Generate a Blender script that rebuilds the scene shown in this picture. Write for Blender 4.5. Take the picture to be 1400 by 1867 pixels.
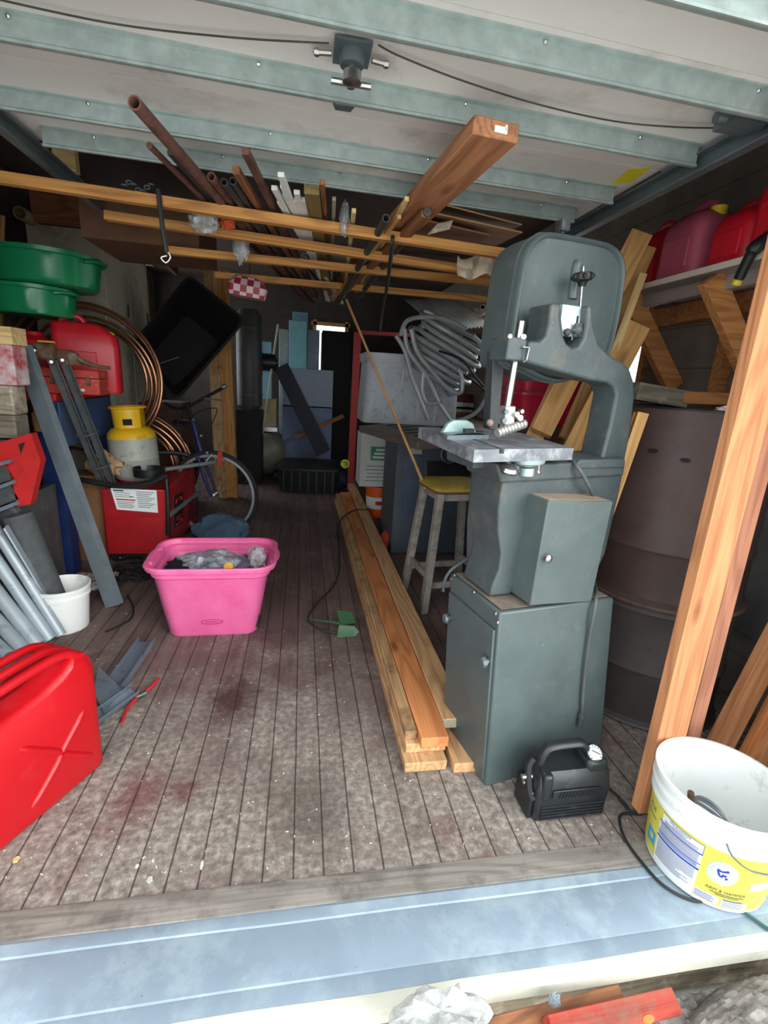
import bpy, bmesh, math, random
from mathutils import Vector as V, Matrix as M4, noise as NZ
for o in list(bpy.data.objects): bpy.data.objects.remove(o)
S = bpy.context.scene
COL = S.collection
RND = random.Random(11)
R = math.radians
# ------------------------------------------------------------------ camera
F = 880.0; HC = 1.25
YAW, PIT, ROL = R(10.13), R(15.12), R(3.59)
FW = V((math.sin(YAW)*math.cos(PIT), math.cos(YAW)*math.cos(PIT), -math.sin(PIT)))
_r = V((math.cos(YAW), -math.sin(YAW), 0)); _u = _r.cross(FW)
RT = math.cos(ROL)*_r + math.sin(ROL)*_u
UP = -math.sin(ROL)*_r + math.cos(ROL)*_u
CP = V((0, 0, HC))
cd = bpy.data.cameras.new('camera'); cam = bpy.data.objects.new('camera', cd); COL.objects.link(cam)
cd.sensor_fit = 'VERTICAL'; cd.sensor_height = 36; cd.lens = 36*F/1867; cd.clip_start = 0.02
cam.matrix_world = M4(((RT.x, UP.x, -FW.x, CP.x), (RT.y, UP.y, -FW.y, CP.y), (RT.z, UP.z, -FW.z, CP.z), (0, 0, 0, 1)))
S.camera = cam
# ------------------------------------------------------------------ daylight and exposure
S.view_settings.view_transform = 'Standard'; S.view_settings.look = 'None'
S.view_settings.gamma = 1; S.view_settings.use_curve_mapping = False
S.view_settings.exposure = 1.48
wd = bpy.data.worlds.new('overcast_sky'); S.world = wd; wd.use_nodes = True
wn = wd.node_tree; bgn = wn.nodes['Background']
bgn.inputs[0].default_value = (0.90, 0.97, 1.0, 1); bgn.inputs[1].default_value = 1.2
def area(name, loc, target, size, sizey, power, color):
    ld = bpy.data.lights.new(name, 'AREA'); ld.shape = 'RECTANGLE'; ld.size = size; ld.size_y = sizey; ld.energy = power; ld.color = color
    lo = bpy.data.objects.new(name, ld); COL.objects.link(lo); lo.location = loc
    lo.rotation_euler = (V(target)-V(loc)).to_track_quat('-Z', 'Y').to_euler()
    return lo
sd = bpy.data.lights.new('hazy_sun', 'SUN'); sd.energy = 0.95; sd.angle = R(50); sd.color = (1, .97, .92)
so = bpy.data.objects.new('hazy_sun', sd); COL.objects.link(so); so.location = (0, -3, 5)
so.rotation_euler = V((-0.55, 0.78, -0.42)).to_track_quat('-Z', 'Y').to_euler()
# ------------------------------------------------------------------ helpers
def ray(px, py): return FW + RT*((px-700)/F) - UP*((py-933.5)/F)
def at(px, py, x=None, y=None, z=None):
    d = ray(px, py)
    if x is not None: t = x/d.x
    elif y is not None: t = y/d.y
    else: t = (z-HC)/d.z
    return CP + d*t
def srgb(r, g, b):
    f = lambda c: (c/255/12.92 if c/255 <= .04045 else ((c/255+.055)/1.055)**2.4)
    return (f(r), f(g), f(b), 1)
def frame(o, x, up=(0, 0, 1)):
    x = V(x).normalized(); up = V(up); y = up.cross(x)
    if y.length < 1e-4: y = V((0, 1, 0)).cross(x)
    y.normalize(); z = x.cross(y); o = V(o)
    return M4(((x.x, y.x, z.x, o.x), (x.y, y.y, z.y, o.y), (x.z, y.z, z.z, o.z), (0, 0, 0, 1)))
def T(x, y=0, z=0): return M4.Translation(V((x, y, z)) if not isinstance(x, V) else x)
def RX(a): return M4.Rotation(R(a), 4, 'X')
def RY(a): return M4.Rotation(R(a), 4, 'Y')
def RZ(a): return M4.Rotation(R(a), 4, 'Z')
def cr(pts, n=8, closed=False):
    pts = [V(p) for p in pts]; out = []; N = len(pts)
    rng = range(N if closed else N-1)
    for i in rng:
        if closed: a, b, c, d = pts[i-1], pts[i], pts[(i+1) % N], pts[(i+2) % N]
        else: a, b, c, d = pts[max(i-1, 0)], pts[i], pts[i+1], pts[min(i+2, N-1)]
        for k in range(n):
            t = k/n
            out.append(.5*((2*b)+(c-a)*t+(2*a-5*b+4*c-d)*t*t+(3*b-a-3*c+d)*t**3))
    if not closed: out.append(pts[-1])
    return out
def rrect(w, d, r, z=0, n=4, cx=0, cy=0):
    r = min(r, w/2-1e-4, d/2-1e-4); out = []
    for sx, sy, a0 in ((1, 1, 0), (-1, 1, 90), (-1, -1, 180), (1, -1, 270)):
        for k in range(n+1):
            a = R(a0+90*k/n)
            out.append(V((cx+sx*(w/2-r)+r*math.cos(a), cy+sy*(d/2-r)+r*math.sin(a), z)))
    return out
class MB:
    def __init__(s): s.bm = bmesh.new(); s.mi = 0
    def face(s, vs):
        try:
            f = s.bm.faces.new(vs); f.material_index = s.mi; return f
        except ValueError: return None
    def hexa(s, p):
        v = [s.bm.verts.new(V(q)) for q in p]
        for idx in ((3, 2, 1, 0), (4, 5, 6, 7), (0, 1, 5, 4), (1, 2, 6, 5), (2, 3, 7, 6), (3, 0, 4, 7)): s.face([v[i] for i in idx])
        return s
    def box(s, c, size, M=None):
        c = V(c); x, y, z = (q/2 for q in size)
        p = [V(q) for q in ((-x, -y, -z), (x, -y, -z), (x, y, -z), (-x, y, -z), (-x, -y, z), (x, -y, z), (x, y, z), (-x, y, z))]
        p = [c + (M @ q if M else q) for q in p]
        return s.hexa(p)
    def loft(s, rings, c0=True, c1=True, closed=True, wrap=False, M=None):
        rs = [[s.bm.verts.new(M @ V(p) if M else V(p)) for p in r] for r in rings]; n = len(rs[0])
        prs = list(zip(rs[:-1], rs[1:])) + ([(rs[-1], rs[0])] if wrap else [])
        for a, b in prs:
            for i in range(n if closed else n-1): s.face((a[i], a[(i+1) % n], b[(i+1) % n], b[i]))
        if not wrap:
            if c0: s.face(rs[0][::-1])
            if c1: s.face(rs[-1])
        return s
    def tube(s, pts, r, seg=8, closed=False, caps=True, flat=None):
        pts = [V(p) for p in pts]; N = len(pts)
        if closed: tg = [(pts[(i+1) % N]-pts[i-1]).normalized() for i in range(N)]
        else: tg = [(pts[min(i+1, N-1)]-pts[max(i-1, 0)]).normalized() for i in range(N)]
        up = V((0, 0, 1)) if abs(tg[0].z) < .9 else V((1, 0, 0))
        n = (up-tg[0]*up.dot(tg[0])).normalized(); rings = []
        for i in range(N):
            n = (n-tg[i]*n.dot(tg[i])).normalized(); b = tg[i].cross(n); rr = r[i] if isinstance(r, (list, tuple)) else r
            f = flat or 1
            rings.append([pts[i]+n*rr*f*math.cos(2*math.pi*k/seg)+b*rr*math.sin(2*math.pi*k/seg) for k in range(seg)])
        return s.loft(rings, caps, caps, wrap=closed)
    def cyl(s, a, b, r, r2=None, seg=20): return s.tube([a, b], [r, r if r2 is None else r2], seg)
    def pipe(s, a, b, r, ri, seg=16):
        a, b = V(a), V(b); Mx = frame(a, b-a); L = (b-a).length
        ring = lambda x, q: [Mx @ V((x, q*math.cos(2*math.pi*k/seg), q*math.sin(2*math.pi*k/seg))) for k in range(seg)]
        return s.loft([ring(0, r), ring(L, r), ring(L, ri), ring(0, ri)], wrap=True)
    def lathe(s, prof, seg=32, M=None, c0=True, c1=True, a0=0, a1=360):
        full = abs(a1-a0) >= 360; n = seg if full else seg+1
        rings = [[V((r*math.cos(R(a0+(a1-a0)*k/seg)), r*math.sin(R(a0+(a1-a0)*k/seg)), z)) for k in range(n)] for r, z in prof]
        return s.loft(rings, c0 and full, c1 and full, closed=full, M=M)
    def prism(s, poly, a, b, M=None):
        lo = [V((x, y, a)) for x, y in poly]; hi = [V((x, y, b)) for x, y in poly]
        return s.loft([lo, hi], M=M)
    def ball(s, c, r, seg=16, M=None):
        r = V((r, r, r)) if not isinstance(r, (tuple, list, V)) else V(r); c = V(c); rings = []
        for j in range(seg//2+1):
            t = math.pi*j/(seg//2); q = max(math.sin(t), .01)
            rings.append([V((r.x*q*math.cos(2*math.pi*k/seg), r.y*q*math.sin(2*math.pi*k/seg), -r.z*math.cos(t))) for k in range(seg)])
        Mx = T(c) @ (M or M4())
        return s.loft(rings, M=Mx)
    def open_bin(s, rings, th=.004, M=None):
        inner = []
        for rg in rings[::-1]:
            c = sum(rg, V())/len(rg)
            inner.append([c+(p-c)*(1-th/max((p-c).length, .01)) for p in rg])
        inner[-1] = [p+V((0, 0, th)) for p in inner[-1]]
        return s.loft(rings+inner, M=M)
    def build(s, name, mats, parent=None, M=None, angle=35, bevel=0, world=False, seg=2):
        if world and parent is not None: bmesh.ops.transform(s.bm, matrix=MT[parent.name].inverted(), verts=s.bm.verts)
        elif world and M is not None: bmesh.ops.transform(s.bm, matrix=M.inverted(), verts=s.bm.verts)
        bmesh.ops.recalc_face_normals(s.bm, faces=s.bm.faces)
        me = bpy.data.meshes.new(name); s.bm.to_mesh(me); s.bm.free()
        for m in (mats if isinstance(mats, (list, tuple)) else [mats]): me.materials.append(m)
        me.shade_smooth(); me.set_sharp_from_angle(angle=R(angle))
        o = bpy.data.objects.new(name, me); COL.objects.link(o)
        if parent is not None:
            o.parent = parent; MT[o.name] = MT[parent.name]
        else:
            if M is not None: o.matrix_world = M
            MT[o.name] = M.copy() if M is not None else M4()
        if bevel:
            bv = o.modifiers.new('bevel', 'BEVEL'); bv.width = bevel; bv.segments = seg; bv.limit_method = 'ANGLE'; bv.angle_limit = R(40)
        return o
MT = {}
def tag(o, label, cat, group=None, kind=None):
    o['label'] = label; o['category'] = cat
    if group: o['group'] = group
    if kind: o['kind'] = kind
    return o
def thing(name, label, cat, M=None, group=None):
    o = bpy.data.objects.new(name, None); COL.objects.link(o); o.empty_display_size = .05
    M = M if M is not None else M4()
    o.matrix_world = M; MT[o.name] = M.copy()
    return tag(o, label, cat, group)
def struct(name, mb, m, **k):
    o = mb.build(name, m, **k); o['kind'] = 'structure'; return o
def text_verts(body, size, align='CENTER', extr=0):
    c = bpy.data.curves.new('txt', 'FONT'); c.body = body; c.size = size; c.align_x = align; c.align_y = 'CENTER'
    o = bpy.data.objects.new('txt', c); COL.objects.link(o)
    dg = bpy.context.evaluated_depsgraph_get(); ev = o.evaluated_get(dg); me = ev.to_mesh()
    vs = [v.co.copy() for v in me.vertices]; fs = [list(p.vertices) for p in me.polygons]
    ev.to_mesh_clear(); bpy.data.objects.remove(o); bpy.data.curves.remove(c)
    return vs, fs
def add_text(mb, body, size, fn, align='CENTER', off=(0, 0)):
    vs, fs = text_verts(body, size, align)
    bv = [mb.bm.verts.new(fn(v.x+off[0], v.y+off[1])) for v in vs]
    for f in fs: mb.face([bv[i] for i in f])
# ------------------------------------------------------------------ materials
def newmat(name):
    m = bpy.data.materials.new(name); m.use_nodes = True; nt = m.node_tree
    return m, nt, nt.nodes['Principled BSDF']
def N(nt, t, **k):
    n = nt.nodes.new(t)
    for a, v in k.items():
        if a.startswith('i_'):
            key = a[2:]; n.inputs[int(key) if key.isdigit() else key].default_value = v
        else: setattr(n, a, v)
    return n
def ramp(nt, fac, stops):
    n = nt.nodes.new('ShaderNodeValToRGB'); e = n.color_ramp.elements
    while len(e) > 1: e.remove(e[-1])
    e[0].position, e[0].color = stops[0]
    for p, c in stops[1:]:
        q = e.new(p); q.color = c
    nt.links.new(fac, n.inputs[0]); return n.outputs[0]
def mix(nt, fac, a, b, mode='MIX'):
    n = nt.nodes.new('ShaderNodeMix'); n.data_type = 'RGBA'; n.blend_type = mode
    for i, q in ((0, fac), (6, a), (7, b)):
        if hasattr(q, 'is_output'): nt.links.new(q, n.inputs[i])
        else: n.inputs[i].default_value = q
    return n.outputs[2]
def coords(nt, scale=(1, 1, 1), rnd=True):
    tc = N(nt, 'ShaderNodeTexCoord'); mp = N(nt, 'ShaderNodeMapping'); mp.inputs['Scale'].default_value = scale
    nt.links.new(tc.outputs['Object'], mp.inputs[0])
    if rnd:
        oi = N(nt, 'ShaderNodeObjectInfo'); mu = N(nt, 'ShaderNodeMath', operation='MULTIPLY', i_1=37.0)
        nt.links.new(oi.outputs['Random'], mu.inputs[0]); nt.links.new(mu.outputs[0], mp.inputs['Location'])
    return mp.outputs[0]
def noise(nt, co, scale, detail=4, rough=.6, dist=0):
    n = N(nt, 'ShaderNodeTexNoise'); n.inputs['Scale'].default_value = scale; n.inputs['Detail'].default_value = detail
    n.inputs['Roughness'].default_value = rough; n.inputs['Distortion'].default_value = dist
    nt.links.new(co, n.inputs['Vector']); return n.outputs[0]
def bump(nt, bs, h, strength, dist=.004):
    b = N(nt, 'ShaderNodeBump'); b.inputs['Strength'].default_value = strength; b.inputs['Distance'].default_value = dist
    nt.links.new(h, b.inputs['Height']); nt.links.new(b.outputs[0], bs.inputs['Normal'])
def g(c, k): return (min(c[0]*k, 1), min(c[1]*k, 1), min(c[2]*k, 1), 1)
_mc = {}
def surf(name, c, rough=.5, metal=0, var=.25, scale=9, bmp=.08, bscale=60, dirt=None, dirt_amt=.25, dscale=14, spec=.5, coat=0, speck=None):
    """painted / plastic / metal surface with tone variation, grime patches and fine grain"""
    if name in _mc: return _mc[name]
    m, nt, bs = newmat(name); co = coords(nt)
    n1 = noise(nt, co, scale, 5)
    col = ramp(nt, n1, [(.3, g(c, 1-var)), (.7, g(c, 1+var))])
    if dirt:
        d = noise(nt, co, dscale, 8, .7); f = ramp(nt, d, [(.62-dirt_amt*.45, (0, 0, 0, 1)), (.80-dirt_amt*.3, (1, 1, 1, 1))])
        col = mix(nt, f, col, dirt)
    if speck:
        col = mix(nt, ramp(nt, noise(nt, co, 150, 3, .6), [(.70, (0, 0, 0, 1)), (.735, (.8, .8, .8, 1))]), col, speck)
    nt.links.new(col, bs.inputs['Base Color'])
    bs.inputs['Metallic'].default_value = metal; bs.inputs['Specular IOR Level'].default_value = spec
    rr = N(nt, 'ShaderNodeMapRange'); rr.inputs['To Min'].default_value = max(rough-.12, .05); rr.inputs['To Max'].default_value = min(rough+.12, 1)
    nt.links.new(n1, rr.inputs[0]); nt.links.new(rr.outputs[0], bs.inputs['Roughness'])
    bs.inputs['Coat Weight'].default_value = coat
    if bmp: bump(nt, bs, noise(nt, co, bscale, 4), bmp)
    _mc[name] = m; return m
def wood(name, c1, c2, knots=.5, rough=.65, gs=1.0, dirt=None, dirt_amt=.2):
    """timber with grain along the local X axis"""
    if name in _mc: return _mc[name]
    m, nt, bs = newmat(name)
    co = coords(nt, (1.1*gs, 15*gs, 15*gs)); co2 = coords(nt, (3*gs, 130*gs, 130*gs)); co3 = coords(nt)
    big = noise(nt, co, 1.6, 6, .6, .8)
    sm = noise(nt, coords(nt, (.8*gs, 8*gs, 8*gs)), 1.0, 1.5, .45)
    ml = N(nt, 'ShaderNodeMath', operation='MULTIPLY', i_1=70.0); nt.links.new(sm, ml.inputs[0])
    sn = N(nt, 'ShaderNodeMath', operation='SINE'); nt.links.new(ml.outputs[0], sn.inputs[0])
    w = N(nt, 'ShaderNodeMapRange'); w.inputs['From Min'].default_value = -1; nt.links.new(sn.outputs[0], w.inputs[0])
    col = ramp(nt, big, [(.28, c2), (.62, c1), (.8, g(c1, 1.25))])
    col = mix(nt, .42, col, ramp(nt, w.outputs[0], [(.0, g(c2, .6)), (.22, g(c2, 1.0)), (.5, c1), (1, g(c1, 1.15))]))
    fine = noise(nt, co2, 1.2, 3)
    col = mix(nt, .3, col, ramp(nt, fine, [(.3, g(c2, .75)), (.6, g(c1, 1.15))]))
    if knots:
        vo = N(nt, 'ShaderNodeTexVoronoi'); vo.inputs['Scale'].default_value = 1.0
        nt.links.new(coords(nt, (2.6, 7, 7)), vo.inputs[0])
        col = mix(nt, ramp(nt, vo.outputs[0], [(.06, (knots, knots, knots, 1)), (.16, (0, 0, 0, 1))]), col, g(c2, .35))
    if dirt:
        f = ramp(nt, noise(nt, co3, 9, 8, .7), [(.6-dirt_amt*.4, (0, 0, 0, 1)), (.8-dirt_amt*.2, (1, 1, 1, 1))]); col = mix(nt, f, col, dirt)
    nt.links.new(col, bs.inputs['Base Color']); bs.inputs['Roughness'].default_value = rough
    bs.inputs['Specular IOR Level'].default_value = .35
    bump(nt, bs, fine, .15, .003)
    _mc[name] = m; return m
def glassy(name, c, alpha=.4, rough=.2):
    if name in _mc: return _mc[name]
    m, nt, bs = newmat(name); co = coords(nt)
    n1 = noise(nt, co, 22, 5, .65)
    nt.links.new(ramp(nt, n1, [(.35, g(c, .55)), (.65, c)]), bs.inputs['Base Color'])
    nt.links.new(ramp(nt, n1, [(.3, (alpha*.5,)*3+(1,)), (.7, (min(alpha*1.5, 1),)*3+(1,))]), bs.inputs['Alpha'])
    bs.inputs['Roughness'].default_value = rough; bump(nt, bs, noise(nt, co, 30, 4), .6, .01)
    _mc[name] = m; return m
W_PINE = wood('pine', srgb(205, 160, 100), srgb(165, 115, 65))
W_BEAM = wood('rack_pine', srgb(200, 145, 80), srgb(150, 95, 48))
W_PALE = wood('pale_pine', srgb(222, 196, 140), srgb(190, 155, 100), .25)
W_ORANGE = wood('cedar', srgb(214, 140, 86), srgb(170, 98, 56), .7)
W_TREAT = wood('treated_pine', srgb(214, 170, 124), srgb(172, 124, 82), .5)
W_TREATD = wood('treated_pine_dull', srgb(198, 158, 114), srgb(154, 116, 78), .4, dirt=srgb(95, 75, 55))
W_POST = wood('post_fir', srgb(204, 142, 98), srgb(168, 102, 64), .9)
W_STUD = wood('stud_fir', srgb(194, 134, 80), srgb(146, 92, 52), .7)
W_PLANK = wood('aged_plank', srgb(176, 122, 84), srgb(128, 82, 54), .5)
W_BROWN = wood('old_board', srgb(150, 98, 62), srgb(98, 58, 36), .4)
W_GREY = wood('weathered_board', srgb(150, 140, 122), srgb(100, 90, 76), .3, dirt=srgb(205, 200, 185), dirt_amt=.25)
W_DARK = wood('dark_board', srgb(86, 62, 46), srgb(48, 34, 26), .3)
GALV = surf('galvanised_steel', srgb(172, 186, 184), .45, .55, .16, 26, .12, 24)
GALV_D = surf('dull_steel', srgb(112, 124, 130), .5, .6, .22, 14, .1, 40, dirt=srgb(70, 72, 72), dirt_amt=.15)
CHROME = surf('bright_steel', srgb(180, 181, 178), .26, .95, .08, 20, .05, 50)
IRON = surf('machined_iron', srgb(112, 116, 122), .45, .35, .25, 16, .15, 50, dirt=srgb(176, 182, 186), dirt_amt=.32, dscale=18)
SAW = surf('saw_grey_enamel', srgb(78, 90, 90), .40, 0, .12, 7, .05, 120, dirt=srgb(98, 100, 94), dirt_amt=.14, dscale=22, speck=srgb(150, 152, 146))
SAW_D = surf('saw_cast_enamel', srgb(68, 78, 80), .5, 0, .16, 9, .2, 70, dirt=srgb(96, 92, 84), dirt_amt=.22, dscale=12, speck=srgb(150, 146, 136))
DUST = surf('dust', srgb(120, 108, 96), .9, 0, .25, 30, .3, 90)
BLACK = surf('black_plastic', srgb(26, 28, 30), .42, 0, .25, 12, .06, 90)
BLACK_M = surf('matt_black', srgb(15, 15, 16), .8, 0, .3, 12, .1, 60)
CHAR = surf('charcoal_paint', srgb(62, 66, 68), .5, 0, .25, 10, .1, 60, dirt=srgb(110, 110, 108), dirt_amt=.12)
RUB = surf('rubber', srgb(30, 30, 31), .75, 0, .25, 20, .1, 90)
# ------------------------------------------------------------------ the setting
XL, XR, YB, ZC, YF = -2.05, 1.88, 7.7, 2.50, .72
def floor_mat():
    m, nt, bs = newmat('plank_floor'); tc = N(nt, 'ShaderNodeTexCoord'); co = tc.outputs['Object']
    sx = N(nt, 'ShaderNodeSeparateXYZ'); nt.links.new(co, sx.inputs[0])
    def mth(op, a, b=None):
        n = N(nt, 'ShaderNodeMath', operation=op)
        for i, q in enumerate((a, b)):
            if q is None: continue
            if hasattr(q, 'is_output'): nt.links.new(q, n.inputs[i])
            else: n.inputs[i].default_value = q
        return n.outputs[0]
    wob = mth('MULTIPLY', noise(nt, co, 1.5, 2), .008)
    px = mth('DIVIDE', mth('ADD', sx.outputs[0], wob), .079)
    fr = mth('FRACT', px); idx = mth('FLOOR', px)
    gap = mth('ABSOLUTE', mth('SUBTRACT', fr, .5))
    gm = ramp(nt, gap, [(.465, (0, 0, 0, 1)), (.49, (.8, .8, .8, 1))])
    cb = N(nt, 'ShaderNodeCombineXYZ'); nt.links.new(idx, cb.inputs[0])
    wn_ = N(nt, 'ShaderNodeTexWhiteNoise'); wn_.noise_dimensions = '1D'; nt.links.new(idx, wn_.inputs['W'])
    mp = N(nt, 'ShaderNodeMapping'); mp.inputs['Scale'].default_value = (26, 1.6, 1); nt.links.new(co, mp.inputs[0])
    streak = noise(nt, mp.outputs[0], 1.3, 6, .65, .3)
    base = ramp(nt, streak, [(.25, srgb(78, 62, 60)), (.55, srgb(108, 90, 86)), (.8, srgb(132, 112, 104))])
    base = mix(nt, .3, base, ramp(nt, wn_.outputs[0], [(0, srgb(84, 62, 60)), (1, srgb(128, 110, 102))]))
    # worn chalky grey near the doorway, patchy
    wear = noise(nt, co, 2.3, 8, .72)
    near = N(nt, 'ShaderNodeMapRange'); near.inputs['From Min'].default_value = 2.6; near.inputs['From Max'].default_value = 1.2
    near.inputs['To Min'].default_value = -.16; near.inputs['To Max'].default_value = .12; nt.links.new(sx.outputs[1], near.inputs[0])
    wf = ramp(nt, mth('ADD', wear, near.outputs[0]), [(.40, (0, 0, 0, 1)), (.64, (.85, .85, .85, 1))])
    base = mix(nt, wf, base, ramp(nt, noise(nt, co, 45, 6, .7), [(.3, srgb(92, 84, 78)), (.5, srgb(140, 132, 124)), (.7, srgb(188, 180, 168))]))
    # red paint stains, dark grime and pale chips
    st = ramp(nt, noise(nt, co, 3.1, 4, .55, .4), [(.60, (0, 0, 0, 1)), (.72, (.55, .55, .55, 1))])
    base = mix(nt, st, base, srgb(92, 36, 38))
    for i,(qx, qy, rr, cc, ss) in enumerate(((-.26, 1.72, .13, srgb(60, 30, 28), .85), (-.47, 1.27, .10, srgb(96, 30, 34), .6), (-.34, 1.28, .06, srgb(88, 34, 36), .6), (.05, 1.18, .16, srgb(70, 62, 54), .55))):
        dx = mth('SUBTRACT', sx.outputs[0], qx); dy = mth('MULTIPLY', mth('SUBTRACT', sx.outputs[1], qy), .7)
        dd = mth('SQRT', mth('ADD', mth('MULTIPLY', dx, dx), mth('MULTIPLY', dy, dy)))
        dd = mth('ADD', dd, mth('MULTIPLY', mth('SUBTRACT', noise(nt, co, 16, 5, .7), .5), .16))
        f = ramp(nt, dd, [(rr*.3, (ss, ss, ss, 1)), (rr, (0, 0, 0, 1))]); base = mix(nt, f, base, cc)
    grim = ramp(nt, noise(nt, co, 7, 9, .75), [(.55, (0, 0, 0, 1)), (.75, (.6, .6, .6, 1))]); base = mix(nt, grim, base, srgb(62, 54, 48))
    chip = ramp(nt, noise(nt, co, 230, 2, .5), [(.72, (0, 0, 0, 1)), (.76, (1, 1, 1, 1))]); base = mix(nt, chip, base, srgb(178, 170, 160))
    base = mix(nt, gm, base, srgb(50, 42, 38))
    nt.links.new(base, bs.inputs['Base Color']); bs.inputs['Roughness'].default_value = .72; bs.inputs['Specular IOR Level'].default_value = .3
    inv = mth('SUBTRACT', mth('MULTIPLY', noise(nt, co, 50, 5), .4), gm); bump(nt, bs, inv, .8, .005)
    return m
fl = MB(); fl.box(((XL+XR)/2, (YB+.965)/2, -.02), (XR-XL, YB-.965, .04)); struct('floor', fl, floor_mat())
# wooden sill, painted threshold sheet, white nosing board
SILL = wood('sill_wood', srgb(146, 140, 132), srgb(112, 104, 98), .2, dirt=srgb(86, 78, 70), dirt_amt=.3)
THR = surf('painted_threshold', srgb(138, 154, 168), .5, .1, .12, 3.5, .14, 14, dirt=srgb(168, 184, 192), dirt_amt=.3, dscale=5, speck=srgb(70, 76, 82))
WHT = surf('white_board', srgb(192, 190, 176), .6, 0, .10, 4, .1, 40, dirt=srgb(150, 138, 116), dirt_amt=.12, dscale=5)
def sect(prof, x0, x1, nx=2, jit=0):
    mb = MB(); rings = []
    for i in range(nx):
        x = x0+(x1-x0)*i/(nx-1)
        rings.append([V((x, y+(jit*NZ.noise((x*3, y*9, 1)) if jit else 0), z+(jit*.6*NZ.noise((x*4, y*20, 5)) if jit else 0))) for y, z in prof])
    return mb.loft(rings)
mb = sect([(.965, -.03), (.965, .002), (.955, .005), (.895, .004), (.888, -.002), (.888, -.03)], -0, 3.6, 2)
sill = struct('trim_1', mb, SILL, M=T(-1.7, 0, 0))
mb = sect([(.893, -.03), (.893, .003), (.886, .0055), (.862, .005), (.858, .0030), (.853, .0042), (.742, .004), (.738, .0026), (.733, .0036), (.702, .003), (.702, -.03)], -1.7, 1.95, 60, .004)
struct('trim_2', mb, THR, angle=20)
mb = sect([(.7015, -.035), (.7015, .0025), (.678, -.001), (.672, -.006), (.672, -.036)], -1.7, 1.95, 40, .004); struct('trim_3', mb, WHT)
mb = sect([(.80, -.16), (.80, -.036), (.70, -.036), (.695, -.07), (.70, -.16)], -1.7, 1.95, 30, .01); struct('trim_4', mb, wood('rotten_board', srgb(120, 108, 90), srgb(62, 52, 44), .2, dirt=srgb(175, 168, 150), dirt_amt=.2))
GRD = surf('gravel_ground', srgb(206, 201, 192), .95, 0, .3, 18, 1, 45, dirt=srgb(160, 152, 142), dirt_amt=.3, dscale=9)
mb = MB(); n = 50
gr = [[V((-5+10*i/n, -7+14.7*j/n, -.20+.02*NZ.noise((i*.9, j*.9, 2)))) for i in range(n+1)] for j in range(n+1)]
mb.loft(gr, False, False, closed=False); struct('ground', mb, GRD)
# walls
def siding(name, c, pitch=.2, axis=2):
    m, nt, bs = newmat(name); tc = N(nt, 'ShaderNodeTexCoord'); sx = N(nt, 'ShaderNodeSeparateXYZ'); nt.links.new(tc.outputs['Object'], sx.inputs[0])
    d = N(nt, 'ShaderNodeMath', operation='DIVIDE', i_1=pitch); nt.links.new(sx.outputs[axis], d.inputs[0])
    f = N(nt, 'ShaderNodeMath', operation='FRACT'); nt.links.new(d.outputs[0], f.inputs[0])
    gm = ramp(nt, f.outputs[0], [(.0, (1, 1, 1, 1)), (.035, (0, 0, 0, 1))])
    n1 = noise(nt, tc.outputs['Object'], 5, 7, .65)
    col = ramp(nt, n1, [(.3, g(c, .75)), (.7, g(c, 1.2))]); col = mix(nt, gm, col, g(c, .25))
    nt.links.new(col, bs.inputs['Base Color']); bs.inputs['Roughness'].default_value = .85
    return m
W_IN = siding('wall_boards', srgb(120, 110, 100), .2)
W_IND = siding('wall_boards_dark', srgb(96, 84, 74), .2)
W_TAR = surf('dark_wall_sheet', srgb(92, 88, 86), .75, 0, .2, 5, .15, 30, dirt=srgb(120, 112, 106), dirt_amt=.2, dscale=5)
ly0, ly1, lz0, lz1 = 5.5, 7.3, .9, 2.3  # extents of an unseen opening added to bring daylight to the rear
mb = MB()
for (y0, y1, z0, z1) in ((YF, ly0, -.2, ZC), (ly1, YB, -.2, ZC), (ly0, ly1, -.2, lz0), (ly0, ly1, lz1, ZC)):
    mb.box((XL-.03, (y0+y1)/2, (z0+z1)/2), (.06, y1-y0, z1-z0))
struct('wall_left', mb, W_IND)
mb = MB()
for (y0, y1, z0, z1) in ((ly0-.05, ly0, lz0-.05, lz1+.05), (ly1, ly1+.05, lz0-.05, lz1+.05), (ly0, ly1, lz0-.05, lz0), (ly0, ly1, lz1, lz1+.05), (6.38, 6.42, lz0, lz1)):
    mb.box((XL+.005, (y0+y1)/2, (z0+z1)/2), (.03, y1-y0, z1-z0))
struct('fill_opening_1', mb, W_STUD)  # frame of the added left opening, there only to brighten the rear
mb = MB()
mb.box(((XL-1.12)/2, YF+.02, (ZC-.2)/2), (-1.12-XL, .10, ZC+.2)); mb.box(((XR+1.40)/2, YF+.02, (ZC-.2)/2), (XR-1.40, .10, ZC+.2)); mb.box((.14, YF+.02, (2.06+ZC)/2), (2.52, .10, ZC-2.06))
struct('wall_front', mb, W_IN)
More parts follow.
